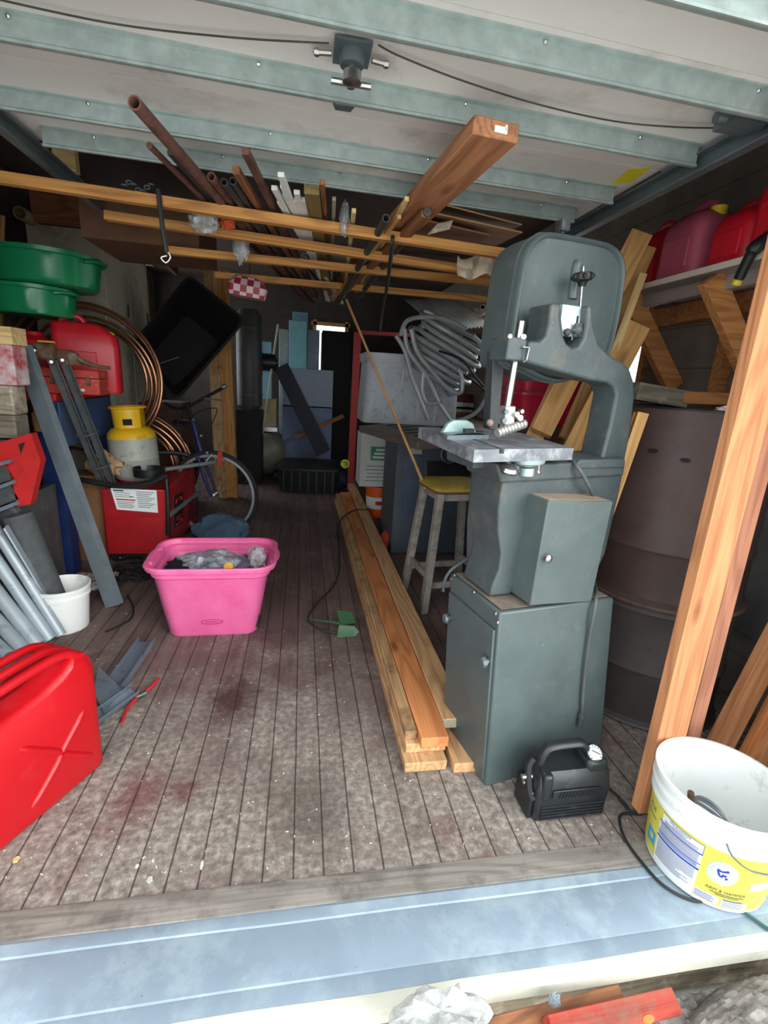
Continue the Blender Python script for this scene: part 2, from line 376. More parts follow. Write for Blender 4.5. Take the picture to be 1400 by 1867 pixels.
# right wall with a window opening (light from outside shows past the boards)
wy0, wy1, wz0, wz1 = 2.58, 2.98, 1.30, 1.74
mb = MB()
vy0, vy1, vz0, vz1 = 3.3, 4.9, 1.4, 2.02  # second opening, hidden behind the saw, added as fill light for the interior
for (y0, y1, z0, z1) in ((YF, wy0, -.2, ZC), (wy1, vy0, -.2, ZC), (vy1, YB, -.2, ZC), (vy0, vy1, -.2, vz0), (vy0, vy1, vz1, ZC), (wy0, wy1, -.2, wz0), (wy0, wy1, wz1, ZC)):
    mb.box((XR+.03, (y0+y1)/2, (z0+z1)/2), (.06, y1-y0, z1-z0))
struct('wall_right', mb, W_IN)
mb = MB()
for (y0, y1, z0, z1) in ((wy0-.04, wy0, wz0-.04, wz1+.04), (wy1, wy1+.04, wz0-.04, wz1+.04), (wy0, wy1, wz0-.04, wz0), (wy0, wy1, wz1, wz1+.04)):
    mb.box((XR-.005, (y0+y1)/2, (z0+z1)/2), (.03, y1-y0, z1-z0))
struct('window_1', mb, W_STUD)
mb = MB()
for (y0, y1, z0, z1) in ((vy0-.05, vy0, vz0-.05, vz1+.05), (vy1, vy1+.05, vz0-.05, vz1+.05), (vy0, vy1, vz0-.05, vz0), (vy0, vy1, vz1, vz1+.05), (4.13, 4.17, vz0, vz1)):
    mb.box((XR-.005, (y0+y1)/2, (z0+z1)/2), (.03, y1-y0, z1-z0))
struct('fill_opening_2', mb, W_STUD)  # frame of the added opening that lets fill light in from the right
# back wall with its opening
bc = at(594, 630, y=YB); bx0, bx1, bz0, bz1 = bc.x-.17, bc.x+.30, bc.z-.38, bc.z+.30
mb = MB()
for (x0, x1, z0, z1) in ((XL, bx0, -.2, ZC), (bx1, XR, -.2, ZC), (bx0, bx1, -.2, bz0), (bx0, bx1, bz1, ZC)):
    mb.box(((x0+x1)/2, YB+.03, (z0+z1)/2), (x1-x0, .06, z1-z0))
struct('wall_back', mb, siding('back_boards', srgb(66, 58, 52), .16))
mb = MB()
for x in (bx0+.0, bx1): mb.box((x, YB-.02, (bz0+bz1)/2), (.05, .04, bz1-bz0+.1))
for z in (bz0, bz1): mb.box(((bx0+bx1)/2, YB-.02, z), (bx1-bx0+.1, .04, .05))
struct('window_2', mb, W_PINE)
mb = MB(); mb.box(((XL+XR)/2, (YB+YF)/2, ZC+.03), (XR-XL+.12, YB-YF+.1, .06)); struct('ceiling', mb, siding('roof_boards', srgb(76, 58, 46), .15, 1))
# framing of the right wall
fb = [((1.86, 1.30), (1.86, 3.4), 1.55, .09), ]
mb = MB(); mb.box((XR-.02, 2.4, 1.66), (.04, 3.2, .09)); struct('trim_5', mb, W_STUD)
mb = MB(); mb.box((XR-.02, 1.90, .62), (.04, 1.6, .6)); struct('trim_6', mb, W_TAR)
for i, y in enumerate((1.10, 1.99, 2.78, 3.4)):
    mb = MB(); mb.box((XR-.03, y, .8), (.05, .05, 1.62)); struct('trim_%d' % (7+i), mb, W_STUD)
# ------------------------------------------------------------------ overhead door, open under the roof
ZD = 1.962
PANEL = surf('door_skin', srgb(220, 217, 214), .55, 0, .06, 2.5, .08, 30, dirt=srgb(168, 160, 152), dirt_amt=.18, dscale=2.2)
rot = math.tan(R(2.3))
door = bpy.data.objects.new('door_1', None); COL.objects.link(door); door['kind'] = 'structure'; MT[door.name] = M4()
x0, x1 = -1.35, 1.13
ry = [2.00, 1.775, 1.435, 1.165, .935]      # centre line of each stiffener at x = 0
yy = lambda x, y: y+rot*x
secs = [(2.10, 1.60), (1.597, 1.12), (1.117, .76)]
for a, b in secs:
    mb = MB()
    lo = -.92
    p = [(lo, yy(lo, b)), (x1, yy(x1, b)), (x1, yy(x1, a)), (lo, yy(lo, a))] if b > 1.3 else [(x0, yy(x0, b)), (x1+.1, yy(x1+.1, b)), (x1+.1, yy(x1+.1, a)), (x0, yy(x0, a))]
    mb.prism(p, ZD, ZD+.04); mb.build('door_panel', PANEL, door)
def rib(y, xa, xb, h=.052, d=.03, zz=ZD):
    mb = MB()
    prof = [(-d/2-.014, 0), (-d/2-.014, -.004), (-d/2, -.005), (-d/2, -h+.008), (-d/2-.005, -h+.004), (-d/2-.005, -h-.002), (-d/2, -h-.003), (-d/2+.012, -h), (-d/2+.012, -h+.003), (-d/2+.003, -h+.003), (-d/2+.003, -.003), (d/2, -.003), (d/2, 0)]
    mb.loft([[V((x, yy(x, y)+a, zz+b)) for a, b in prof] for x in (xa, xb)])
    rb = mb.build('stiffening_rib', GALV, door)
    for k in range(5):
        x = xa+(xb-xa)*(.08+.21*k); b = MB(); b.ball((x, yy(x, y)-d/2-.001, zz-.008), .006, 8); b.build('bolt', CHROME, rb)
rib(ry[0], -.83, 1.06); rib(ry[1], -1.3, 1.08); rib(ry[2], -1.35, 1.12, .052); rib(ry[3], -1.35, 1.24, .056); rib(ry[4], -1.35, 1.24)
for a in (1.6, 1.12):
    mb = MB(); mb.loft([[V((x, yy(x, a)+q, ZD+w)) for q, w in ((-.012, 0), (-.008, -.006), (.008, -.006), (.012, 0))] for x in (-1.3, 1.12)])
for px, py in ((650, 18), (626, 188)):
    c = at(px, py, z=ZD-.01); mb = MB(); mb.prism([(-.028, -.012), (.028, -.012), (.02, .014), (-.02, .014)], -.012, .006, T(c)); mb.tube([c+V((-.022, -.014, -.008)), c+V((.022, -.014, -.008))], .006); mb.build('hinge', GALV_D, door)
lc = at(642, 92, z=ZD-.006)
mb = MB(); mb.box((0, 0, -.004), (.082, .09, .006)); mb.lathe([(.030, -.007), (.026, -.03), (.02, -.032)], 24); lk = mb.build('lock_plate', GALV_D, door); lk.location = lc
mb = MB(); mb.cyl((0, 0, -.03), (0, 0, -.07), .009); mb.tube([(-.045, 0, -.062), (.045, 0, -.062)], .007); mb.lathe([(.02, -.055), (.021, -.075), (.012, -.078)], 20, T(0, -.03, 0)); mb.build('turn_handle', CHROME, lk)
for s in (-1, 1):
    mb = MB(); mb.tube([(.045*s, 0, -.012), (.075*s, .005, -.012)], .006); mb.ball((.078*s, .005, -.012), .009, 8); mb.build('cable_clip', CHROME, lk)
CAB = surf('lock_cable', srgb(88, 86, 84), .5, .5)
pts = [at(600, 79, z=ZD-.012), at(420, 68, z=ZD-.016), at(200, 42, z=ZD-.016), at(-60, -14, z=ZD-.014)]
mb = MB(); mb.tube(cr(pts), .0022, 6); mb.build('lock_cable', CAB, door)
pts = [at(690, 82, z=ZD-.012), at(730, 103, z=ZD-.014), at(840, 146, z=ZD-.02), at(980, 190, z=ZD-.024), at(1120, 221, z=ZD-.022), at(1240, 232, z=ZD-.018), at(1330, 233, z=ZD-.014)]
mb = MB(); mb.tube(cr(pts), .0022, 6); mb.build('lock_cable', CAB, door)
STK = surf('warning_sticker', srgb(222, 210, 40), .6, 0, .1)
q = [at(1112, 336, z=ZD-.001), at(1150, 333, z=ZD-.001), at(1188, 306, z=ZD-.001), at(1147, 308, z=ZD-.001)]
mb = MB(); mb.hexa(q+[p+V((0, 0, .0008)) for p in q]); mb.build('sticker', STK, door)
mb = MB(); mb.box((0, 0, 0), (.09, .07, .05)); mb.cyl((-.07, 0, -.01), (.06, 0, -.01), .014); mb.box((-.02, -.04, -.012), (.14, .03, .012)); br = mb.build('roller_bracket', GALV_D, door); br.location = at(1352, 212, z=ZD-.02)
def track(x, ya, yb, label, s):
    mb = MB(); prof = [(0, .028), (0, -.028), (.03*s, -.028), (.03*s, -.022), (.005*s, -.022), (.005*s, .022), (.03*s, .022), (.03*s, .028)]
    mb.loft([[V((x+a, y, ZD-.045+b)) for a, b in prof] for y in (ya, yb)])
    o = mb.build('door_track', GALV_D); return tag(o, label, 'door track')
track(1.145, .95, 2.5, 'steel door track running back above the red fuel cans', -1)
track(-.90, 1.55, 2.75, 'steel door track end hanging above the brown boxed beam', 1)
mb = MB(); q_ = at(118, 268, y=2.62); mb.box((q_.x, 2.62, (q_.z-.10+ZC)/2), (.09, .04, ZC-q_.z+.09)); tag(mb.build('timber_block', W_PALE, M=T(0, 0, 0)), 'short pale timber block hanging behind the steel door track end', 'wood block')
c = at(150, 262, y=2.45); 
# ------------------------------------------------------------------ ceiling rack: beams, straps and what lies on it
def board(name, label, cat, A, B, w, t, mat, up=(0, 0, 1), group=None, bev=.002):
    A, B = V(A), V(B); Mx = frame(A, B-A, up); mb = MB(); L = (B-A).length
    mb.box((L/2, 0, 0), (L, w, t)); return tag(mb.build(name, mat, M=Mx, bevel=bev), label, cat, group)
def beam(pl, pr, y, xl, xr, th, lab, wd=.036):
    A = at(*pl, y=y); B = at(*pr, y=y); d = (B-A)/(B.x-A.x)
    return board('rack_beam', lab, 'beam', A+d*(xl-A.x), A+d*(xr-A.x), wd, th, W_BEAM)
beam((0, 324), (925, 464), 2.05, -2.04, 1.02, .036, 'frontmost pine beam of the ceiling rack')
beam((225, 398), (845, 491), 2.30, -.78, 1.12, .034, 'second pine beam of the ceiling rack, just behind the front one')
beam((310, 457), (920, 517), 2.57, -.62, 1.2, .034, 'third pine beam of the ceiling rack, above the tilted black bin')
beam((520, 513), (700, 529), 3.1, -.5, 1.3, .034, 'rearmost thin pine beam of the ceiling rack')
STRAP = surf('black_strap', srgb(38, 40, 42), .7, 0)
def strap(pts, label, hook=True):
    t = thing('strap', label, 'strap', T(pts[0])); mb = MB(); mb.tube(cr(pts, 4), .0085, 6); mb.build('webbing', STRAP, t, world=True)
    if hook:
        e = pts[-1]; mb = MB(); mb.tube(cr([e+V((0, 0, .01)), e+V((.012, 0, -.015)), e+V((-.004, 0, -.035)), e+V((-.02, 0, -.02)), e+V((.0, 0, -.012))], 4), .0035, 6); mb.build('hook', CHROME, t, world=True)
strap([at(288, 345, y=2.02), at(292, 378, y=2.02), at(297, 420, y=2.02), at(304, 460, y=2.03)], 'black strap with a steel hook dangling from the front rack beam')
strap([at(716, 432, y=2.02), at(714, 455, y=2.02), at(706, 520, y=2.55), at(698, 560, y=2.9), at(693, 606, y=3.0)], 'long black strap hanging down in front of the red rack upright', False)
def stick(tip, thru, zt, length, y1=2.05, lift=.0):
    A = at(*tip, z=zt); B = at(*thru, z=zt-.008); d = (B-A).normalized(); return A, A+d*length
RUSTP = surf('rusty_pipe', srgb(112, 76, 66), .75, .2, .3, 20, .3, 60, dirt=srgb(70, 48, 42), dirt_amt=.3)
DPIPE = surf('dark_pipe', srgb(78, 78, 76), .6, .5, .25, 15, .2, 50)
def pipe_t(name, label, cat, tip, thru, zt, L, r, m, group=None, ri=.75):
    A, B = stick(tip, thru, zt, L); mb = MB(); mb.pipe((0, 0, 0), (L, 0, 0), r, r*ri); return tag(mb.build(name, m, M=frame(A, B-A)), label, cat, group)
def stick_t(name, label, cat, tip, thru, zt, L, w, t, m, group=None):
    A, B = stick(tip, thru, zt, L); return board(name, label, cat, A, B, w, t, m, group=group, bev=.001)
pipe_t('steel_pipe', 'long rusty brown pipe sticking out highest from the rack', 'pipe', (245, 187), (428, 395), 1.845, 2.6, .016, RUSTP)
pipe_t('steel_rod', 'brown rusted bar lying just left of the highest pipe on the rack', 'bar', (272, 265), (400, 392), 1.85, 2.4, .009, RUSTP, ri=.1)
stick_t('angle_iron', 'thin dark angle iron squeezed between two rusty pipes on the rack', 'bar', (310, 278), (415, 394), 1.86, 2.4, .018, .012, DPIPE)
pipe_t('steel_pipe', 'dark grey pipe lying right beside the long rusty pipe on the rack', 'pipe', (385, 322), (445, 398), 1.85, 2.2, .014, RUSTP)
pipe_t('conduit', 'dark conduit with open end, left of the wooden pole tip on the rack', 'conduit', (408, 332), (462, 402), 1.84, 2.2, .012, DPIPE)
pipe_t('conduit', 'dark conduit touching the wooden pole on its left, on the rack', 'conduit', (424, 330), (474, 404), 1.85, 2.2, .012, DPIPE)
stick_t('wooden_pole', 'square wooden pole with blunt tip between conduits and brown spear', 'pole', (430, 310), (490, 405), 1.85, 2.0, .022, .022, W_BROWN)
stick_t('angle_iron', 'long red brown bar with a pointed tip on the rack', 'bar', (447, 275), (515, 412), 1.85, 2.4, .022, .018, RUSTP)
WHITE = surf('white_trim_plastic', srgb(222, 224, 220), .5, 0, .08, 20)
for i, (tp, th, lb) in enumerate((((512, 318), (548, 412), 'topmost'), ((500, 342), (538, 412), 'leftmost'), ((516, 338), (550, 414), 'second highest'), ((520, 352), (552, 416), 'middle'), ((541, 350), (560, 416), 'pale yellow tipped'), ((538, 364), (556, 418), 'lower right'), ((553, 363), (566, 418), 'rightmost'), ((510, 367), (540, 416), 'lowest'))):
    stick_t('trim_strip', lb+' of the white trim strips bundled on the rack', 'trim strip', tp, th, 1.84, 1.9, .020, .014, WHITE, 'white trim strips on the rack')
stick_t('plywood_strip', 'olive brown plywood strip standing on edge beside the white strips', 'board', (568, 345), (580, 420), 1.84, 1.8, .05, .03, wood('olive_ply', srgb(128, 108, 66), srgb(88, 72, 42), 0))
stick_t('wooden_strip', 'brown strip with brass band at centre of the rack', 'board', (587, 332), (596, 425), 1.85, 1.8, .016, .016, W_BROWN)
stick_t('wooden_strip', 'thin grey brown strip right of the brass banded strip', 'board', (609, 362), (607, 425), 1.84, 1.8, .013, .013, W_GREY)
stick_t('wooden_strip', 'pale wood strip with orange tip beside the plastic wrapped roll', 'board', (645, 384), (640, 428), 1.83, 1.6, .016, .016, W_PALE)
CLEAR = glassy('clear_wrap', srgb(205, 210, 210), .5, .12)
def crumple(name, label, cat, c, sz, m, seed=0, amp=.35, fr=6, M=None, n=24):
    mb = MB(); rings = []
    for j in range(n//2+1):
        t = math.pi*j/(n//2); rr = []
        for k in range(n):
            a = 2*math.pi*k/n; d = V((math.sin(t)*math.cos(a), math.sin(t)*math.sin(a), -math.cos(t)))
            q = d*(1+amp*NZ.noise(d*fr*.4+V((seed*7, 3, 1)))+amp*.5*NZ.noise(d*fr+V((seed*5, 1, 9)))); rr.append(V((q.x*sz[0], q.y*sz[1], q.z*sz[2])))
        rings.append(rr)
    mb.loft(rings, M=M); return tag(mb.build(name, m, M=T(V(c)), angle=25), label, cat)
c = at(628, 400, y=2.03); crumple('plastic_wrap', 'clear plastic wrap bunched over the front beam beside pale strip', 'plastic wrap', c+V((0, 0, 0)), (.018, .04, .055), CLEAR, 3)
c = at(372, 405, y=2.15); crumple('plastic_bag', 'clear plastic bag stuffed between the first two rack beams', 'plastic bag', c, (.055, .06, .04), CLEAR, 4)
c = at(395, 392, y=2.2); crumple('rag', 'small orange rag beside the clear bag on the rack', 'rag', at(415, 408, y=2.2), (.03, .03, .02), surf('orange_rag', srgb(190, 80, 40), .9), 8)
c = at(440, 448, y=2.45); crumple('plastic_bag', 'torn clear plastic hanging beneath the second rack beam', 'plastic bag', c, (.035, .03, .07), CLEAR, 5)
# large plank
A = (at(905, 235, z=1.85)); Bp = at(716, 428, z=1.842); d = (Bp-A).normalized()
t = thing('plank', 'big brown plank jutting out from the rack toward the door', 'plank', frame(A, d, (0, .12, 1)))
mb = MB(); mb.box((1.3, 0, 0), (2.6, .120, .040)); mb.build('timber', W_PLANK, t, bevel=.003)
mb = MB(); mb.box((-.0008, -.012, .0), (.0016, .034, .014)); mb.box((-.0008, -.025, .006), (.0016, .006, .012)); mb.build('paper_tag', surf('paper_tag', srgb(228, 230, 228), .8, 0, .1), t)
pipe_t('pvc_pipe', 'grey plastic pipe end just left of the big plank on the rack', 'pipe', (704, 398), (688, 426), 1.80, 1.5, .014, DPIPE)
stick_t('wooden_strip', 'thin light strip tucked under the left edge of big plank', 'board', (742, 362), (706, 428), 1.83, 1.6, .014, .014, W_PALE)
stick_t('wooden_strip', 'light batten below the grey pipe end beside the big plank', 'board', (728, 395), (700, 430), 1.80, 1.6, .014, .012, W_PINE)
pipe_t('steel_rod', 'dark rounded bar end under the right side of the big plank', 'bar', (779, 386), (745, 428), 1.81, 1.6, .014, DPIPE, ri=.1)
stick_t('wooden_strip', 'reddish brown batten right of the big plank on the rack', 'board', (776, 390), (736, 428), 1.805, 1.6, .03, .02, W_BROWN)
CARD = surf('cardboard', srgb(172, 134, 92), .85, 0, .14, 6, .05, 40)
CARD_D = surf('dark_cardboard', srgb(128, 88, 58), .85, 0, .2, 5, .1, 30)
def sheet(name, label, cat, pts, th, m, group=None):
    mb = MB(); n = (pts[1]-pts[0]).cross(pts[2]-pts[0]).normalized()*th
    mb.loft([pts, [p+n for p in pts]]); return tag(mb.build(name, m, M=T(pts[0]), world=True), label, cat, group)
def sh(name, label, cat, px, th, m): return sheet(name, label, cat, [at(x, y, y=d) for x, y, d in px], th, m)
sh('hardboard_sheet', 'uppermost tan hardboard sheet in the stack behind the bandsaw top', 'hardboard', [(808, 374, 2.0), (951, 411, 2.1), (935, 418, 2.6), (800, 392, 2.6)], .005, CARD)
sh('hardboard_sheet', 'wide tan hardboard sheet second in the stack by bandsaw top', 'hardboard', [(788, 389, 1.95), (952, 425, 2.05), (905, 448, 2.5), (766, 425, 2.5)], .005, CARD)
sh('hardboard_sheet', 'folded brown cardboard lying lowest in the sheet stack', 'hardboard', [(772, 402, 1.98), (893, 430, 2.06), (868, 446, 2.4), (746, 434, 2.4)], .006, CARD_D)
sh('slatted_panel', 'small grey corrugated offcut lying among the hardboard sheets', 'offcut', [(798, 408, 1.94), (826, 402, 1.94), (820, 418, 1.96), (780, 428, 1.96)], .004, W_GREY)
CLOTH = surf('cream_cloth', srgb(206, 190, 166), .9, 0, .12, 15, .3, 40)
c = at(884, 483, y=2.33)
mb = MB(); n = 16; rows = []
for j in range(9):
    rr = []
    for i in range(n+1):
        u, v = i/n, j/8; p = at(835+92*u, 466+42*v*(1-.35*abs(u-.4))+6*math.sin(u*9), y=2.24)
        rr.append(p+V((0, .018*math.sin(u*16+v*3)+.015*NZ.noise((u*6, v*5, 3)), 0)))
    rows.append(rr)
mb.loft(rows, False, False, closed=False); o = mb.build('cloth', CLOTH); so_ = o.modifiers.new('s', 'SOLIDIFY'); so_.thickness = .004; tag(o, 'crumpled cream cloth hanging from the rack beside the bandsaw', 'cloth')
# red-white chequered bag and chain
c = at(452, 524, y=3.1); CHK = newmat('checked_paper'); m_, nt_, bs_ = CHK
ck = N(nt_, 'ShaderNodeTexChecker'); ck.inputs['Scale'].default_value = 28; ck.inputs[1].default_value = srgb(214, 190, 190); ck.inputs[2].default_value = srgb(160, 40, 66)
nt_.links.new(coords(nt_, (1, 1, 1), False), ck.inputs[0]); nt_.links.new(ck.outputs[0], bs_.inputs['Base Color'])
mb = MB(); mb.loft([rrect(.20, .10, .03, -.055), rrect(.22, .12, .03, 0), rrect(.15, .07, .03, .05)]); bg_ = mb.build('paper_bag', m_, M=T(c) @ RY(6)); mb = MB(); mb.tube([(0, 0, .045), (0, 0, .16)], .003, 6); mb.build('string', STRAP, bg_); tag(bg_, 'red and white chequered bag hanging behind the pine posts', 'bag')
# cardboard carton, chain and dark boxes resting on the rack
mb = MB(); mb.box((0, 0, .09), (.5, .5, .18)); tag(mb.build('cardboard_box', surf('brown_carton', srgb(92, 62, 42), .85), M=T(at(285, 330, y=2.9).x, 2.84, 1.79)), 'brown carton up on the rack behind the hooked strap', 'box')
ch = at(252, 352, y=2.1)
t = thing('chain', 'short loose chain lying on the front beam left of the strap', 'chain', T(ch))
for k in range(7):
    mb = MB(); mb.tube([V((-.045+.015*k, .004*(k % 2), .02+.012*math.sin(k*1.3)))+(RX(90*(k % 2)) @ V((.010*math.cos(a), .006*math.sin(a), 0))) for a in [i*math.pi/5 for i in range(10)]], .0022, 6, closed=True); mb.build('link', GALV_D, t)
for i in range(14):   # silver conduits seen from below, far back on the rack
    x = 500+i*7+RND.uniform(-2, 2); a = at(x, 466+RND.uniform(-4, 6), y=2.75); b = at(x+36+i*1.5, 522+RND.uniform(-4, 8), y=3.9)
    mb = MB(); L = (b-a).length; mb.pipe((0, 0, 0), (L, 0, 0), .008, .006, 10); tag(mb.build('conduit', GALV if i % 3 else DPIPE, M=frame(a, b-a)), 'thin metal conduit among those seen between the rear rack beams', 'conduit', 'thin conduits at the back of the rack')
for (px, py, w, h, lab) in ((640, 500, .26, .2, 'grey board lying flat on the rear of the rack'), (780, 492, .5, .3, 'dark brown board lying flat behind the long strap')):
    a = at(px, py, y=3.0); mb = MB(); mb.box((0, .3, .06), (w*1.2, .8, .012)); tag(mb.build('board', W_GREY if w < .3 else W_DARK, M=T(a)), lab, 'board')
# ------------------------------------------------------------------ band saw
B0 = at(885, 1435, z=0); _a = R(11.5); _l = R(3.5)
ux0 = V((math.cos(_a), math.sin(_a), 0)); vx = V((-ux0.y, ux0.x, 0))
ux = ux0*math.cos(_l)+V((0, 0, 1))*math.sin(_l); wx = V((0, 0, 1))*math.cos(_l)-ux0*math.sin(_l)
MS = M4(((ux.x, vx.x, wx.x, B0.x), (ux.y, vx.y, wx.y, B0.y), (ux.z, vx.z, wx.z, B0.z), (0, 0, 0, 1)))
MSI = MS.inverted()
def bv(px, py, v):
    d = ray(px, py); t = (v-(CP-B0).dot(vx))/d.dot(vx); return MSI @ (CP+d*t)
def bu(px, py, q):
    d = ray(px, py); t = (q-(CP-B0).dot(ux))/d.dot(ux); return MSI @ (CP+d*t)
saw = thing('band_saw', 'tall dark grey band saw on an enclosed stand beside the lumber stack', 'band saw', MS)
dv = lambda p, v: V((p.x, v, p.z))
def pxprism(mb, pts, v0, v1):
    lo = [bv(x, y, v0) for x, y in pts]; return mb.loft([lo, [dv(p, v1) for p in lo]])
base = [V((0, 0, 0)), V((.482, 0, -.03)), V((.433, 0, .60)), V((.003, 0, .627))]
DEP = .30
mb = MB(); mb.hexa([base[0], base[1], dv(base[1], DEP), dv(base[0], DEP), base[3], base[2], dv(base[2], DEP), dv(base[3], DEP)])
stand = mb.build('stand', SAW, saw, bevel=.006)
mb = MB(); mb.hexa([V((.016, .014, .629)), V((.42, .014, .603)), V((.42, DEP-.01, .603)), V((.016, DEP-.01, .629)), V((.016, .014, .6305)), V((.42, .014, .6045)), V((.42, DEP-.01, .6045)), V((.016, DEP-.01, .6305))])
mb.build('sawdust', DUST, stand)['label'] = 'layer of grey sawdust on the stand'
mb = MB(); mb.hexa([V((-.007, .012, .02)), V((.002, .012, .02)), V((.002, DEP-.012, .02)), V((-.007, DEP-.012, .02)), V((-.007, .012, .565)), V((.002, .012, .565)), V((.002, DEP-.012, .565)), V((-.007, DEP-.012, .565))])
sdoor = mb.build('access_door', SAW, saw, bevel=.002)
for px, py in ((890, 1205), (806, 1112)):
    p = bu(px, py, -.007); p.y = min(p.y, DEP-.03); mb = MB(); mb.lathe([(.008, 0), (.008, .008), (.016, .010), (.018, .018), (.014, .024)], 8, T(p) @ RY(-90)); mb.build('knob', GALV_D, sdoor)
for px, py in ((911, 1139), (903, 1119), (863, 1080), (828, 1049), (821, 1055)):
    p = bu(px, py, 0); p.y = min(max(p.y, .006), DEP-.008); mb = MB(); mb.ball(p, (.004, .007, .007), 10); mb.build('screw', CHROME, saw)
# belt guard box
q = [bv(x, y, -.004) for x, y in ((966, 1104), (1078, 1097), (1118, 914), (1000, 913))]
mb = MB(); mb.hexa([q[0], q[1], dv(q[1], .15), dv(q[0], .15), q[3], q[2], dv(q[2], .15), dv(q[3], .15)])
gd = mb.build('belt_guard', SAW, saw, bevel=.003)
mb = MB(); o = .0012; mb.hexa([q[3]+V((.006, .006, o-.002)), q[2]+V((-.006, .006, o-.002)), dv(q[2], .145)+V((-.006, 0, o-.002)), dv(q[3], .145)+V((.006, 0, o-.002)), q[3]+V((.006, .006, o)), q[2]+V((-.006, .006, o)), dv(q[2], .145)+V((-.006, 0, o)), dv(q[3], .145)+V((.006, 0, o))]); mb.build('sawdust', surf('wood_dust', srgb(150, 132, 112), .9, 0, .2, 20, .2, 80), gd)['label'] = 'brown sawdust on the guard top'
p = bv(995, 1016, -.004); mb = MB(); mb.lathe([(.010, 0), (.010, .006), (.013, .008), (.012, .015), (.006, .019)], 16, T(p) @ RX(90)); mb.build('knob', CHROME, gd)
# lower casting with its waist
cast = [(917, 878), (1139, 853), (1128, 905), (1104, 1010), (1080, 1060), (1000, 1082), (936, 1078), (930, 1084), (893, 1088), (899, 1066), (910, 1040), (914, 1010), (908, 968), (909, 930), (913, 900)]
mb = MB(); lo = [bv(x, y, .085) for x, y in cast]; mb.loft([lo, [dv(p, .25) for p in lo]]); lc_ = mb.build('frame_casting', SAW_D, saw, bevel=.012, seg=3)
mb = MB(); pxprism(mb, [(905, 846), (1141, 842), (1138, 868), (914, 882)], .075, .27); mb.build('frame_top', SAW_D, saw, bevel=.008, seg=3)
mb = MB(); pxprism(mb, [(884, 840), (905, 838), (906, 900), (893, 960), (892, 1040), (870, 1046), (872, 960)], .27, .35); mb.build('lower_wheel_cover', SAW, saw, bevel=.008)
# neck and upper arm with the yoke
arm = [(966, 621), (986, 623), (996, 612), (1001, 592), (1005, 553), (1023, 551), (1022, 580), (1027, 610), (1034, 626), (1044, 634), (1056, 632), (1065, 616), (1070, 590), (1072, 556), (1081, 557), (1083, 592), (1092, 626), (1112, 648), (1136, 660), (1150, 675), (1157, 697), (1158, 726), (1150, 791), (1138, 850), (1085, 852), (1097, 838), (1112, 780), (1124, 720), (1120, 706), (1108, 698), (1079, 694), (1030, 681), (964, 662), (957, 655)]
mb = MB(); lo = [bv(x, y, .10) for x, y in arm]; mb.loft([lo, [dv(p, .20) for p in lo]]); mb.build('upper_arm', SAW_D, saw, bevel=.009, seg=3)
mb = MB(); pxprism(mb, [(1058, 838), (1141, 836), (1140, 854), (1045, 856)], .07, .24); mb.build('column_foot', SAW_D, saw, bevel=.006)
# wheel cover
cov = [(949, 500), (956, 466), (968, 442), (986, 427), (1008, 422), (1090, 437), (1118, 446), (1134, 462), (1140, 486), (1138, 520), (1128, 585), (1110, 650), (1085, 678), (1056, 690), (1020, 697), (994, 693), (966, 680), (948, 672), (930, 668), (928, 640), (936, 580)]
lo = [bv(x, y, .215) for x, y in cov]; lo = cr(lo, 4, True)
mb = MB(); cen = sum(lo, V())/len(lo); ins = [cen+(p-cen)*.945 for p in lo]
mb.loft([[dv(cen+(p-cen)*.88, .226) for p in lo], [dv(cen+(p-cen)*.925, .224) for p in lo], [dv(cen+(p-cen)*.94, .213) for p in lo], [dv(cen+(p-cen)*.96, .208) for p in lo], [dv(cen+(p-cen)*.985, .212) for p in lo], [dv(p, .226) for p in lo], [dv(p, .375) for p in lo]], True, True)
wc = mb.build('wheel_cover', SAW, saw, angle=50)
mb = MB(); rp = [dv(cen+(p-cen)*1.006, .245) for p in lo]; mb.tube(rp, .0035, 6, closed=True); mb.build('cover_seam', SAW_D, wc)
mb = MB(); a_, b_ = bv(1050, 488, .226), bv(1042, 545, .226); mb.tube(cr([a_+V((.006, 0, .012)), a_, (a_+b_)/2, b_], 5), [.005]+[.017]*15, 12); mb.build('bearing_boss', SAW, wc)
# blade tension
kp = bv(1062, 507, .165); rp_ = bv(1058, 556, .165)
mb = MB(); ax = (kp-rp_).normalized(); mb.tube([kp+ax*.03, rp_-ax*.10], .0045, 10); ten = mb.build('tension_screw', CHROME, saw)
mb = MB(); Mk = M4.Translation(kp) @ frame((0, 0, 0), ax).to_3x3().to_4x4() @ RY(90)
pr = [(.010, -.022), (.013, -.012), (.018, -.008), (.026, -.006), (.029, .004), (.026, .013), (.012, .016)]
mb.lathe(pr, 24, Mk)
for k in range(6): mb.ball(Mk @ V((.027*math.cos(k*math.pi/3), .027*math.sin(k*math.pi/3), .003)), .008, 8)
mb.build('tension_knob', BLACK, ten)
mb = MB(); pl = [bv(x, y, .128) for x, y in ((1027, 554), (1070, 560), (1068, 600), (1061, 616), (1026, 612), (1023, 580))]; mb.loft([pl, [dv(p, .145) for p in pl]])
STAIN = surf('bright_plate', srgb(205, 222, 232), .4, .5, .06, 8); sl = mb.build('slide_bracket', STAIN, saw, bevel=.003)
mb = MB(); mb.hexa([dv(bv(x, y, .127), .1272) for x, y in ((1052, 576), (1055, 576), (1053, 592), (1050, 592))]+[dv(bv(x, y, .127), .129) for x, y in ((1052, 576), (1055, 576), (1053, 592), (1050, 592))]); mb.build('scale_mark', BLACK_M, sl)
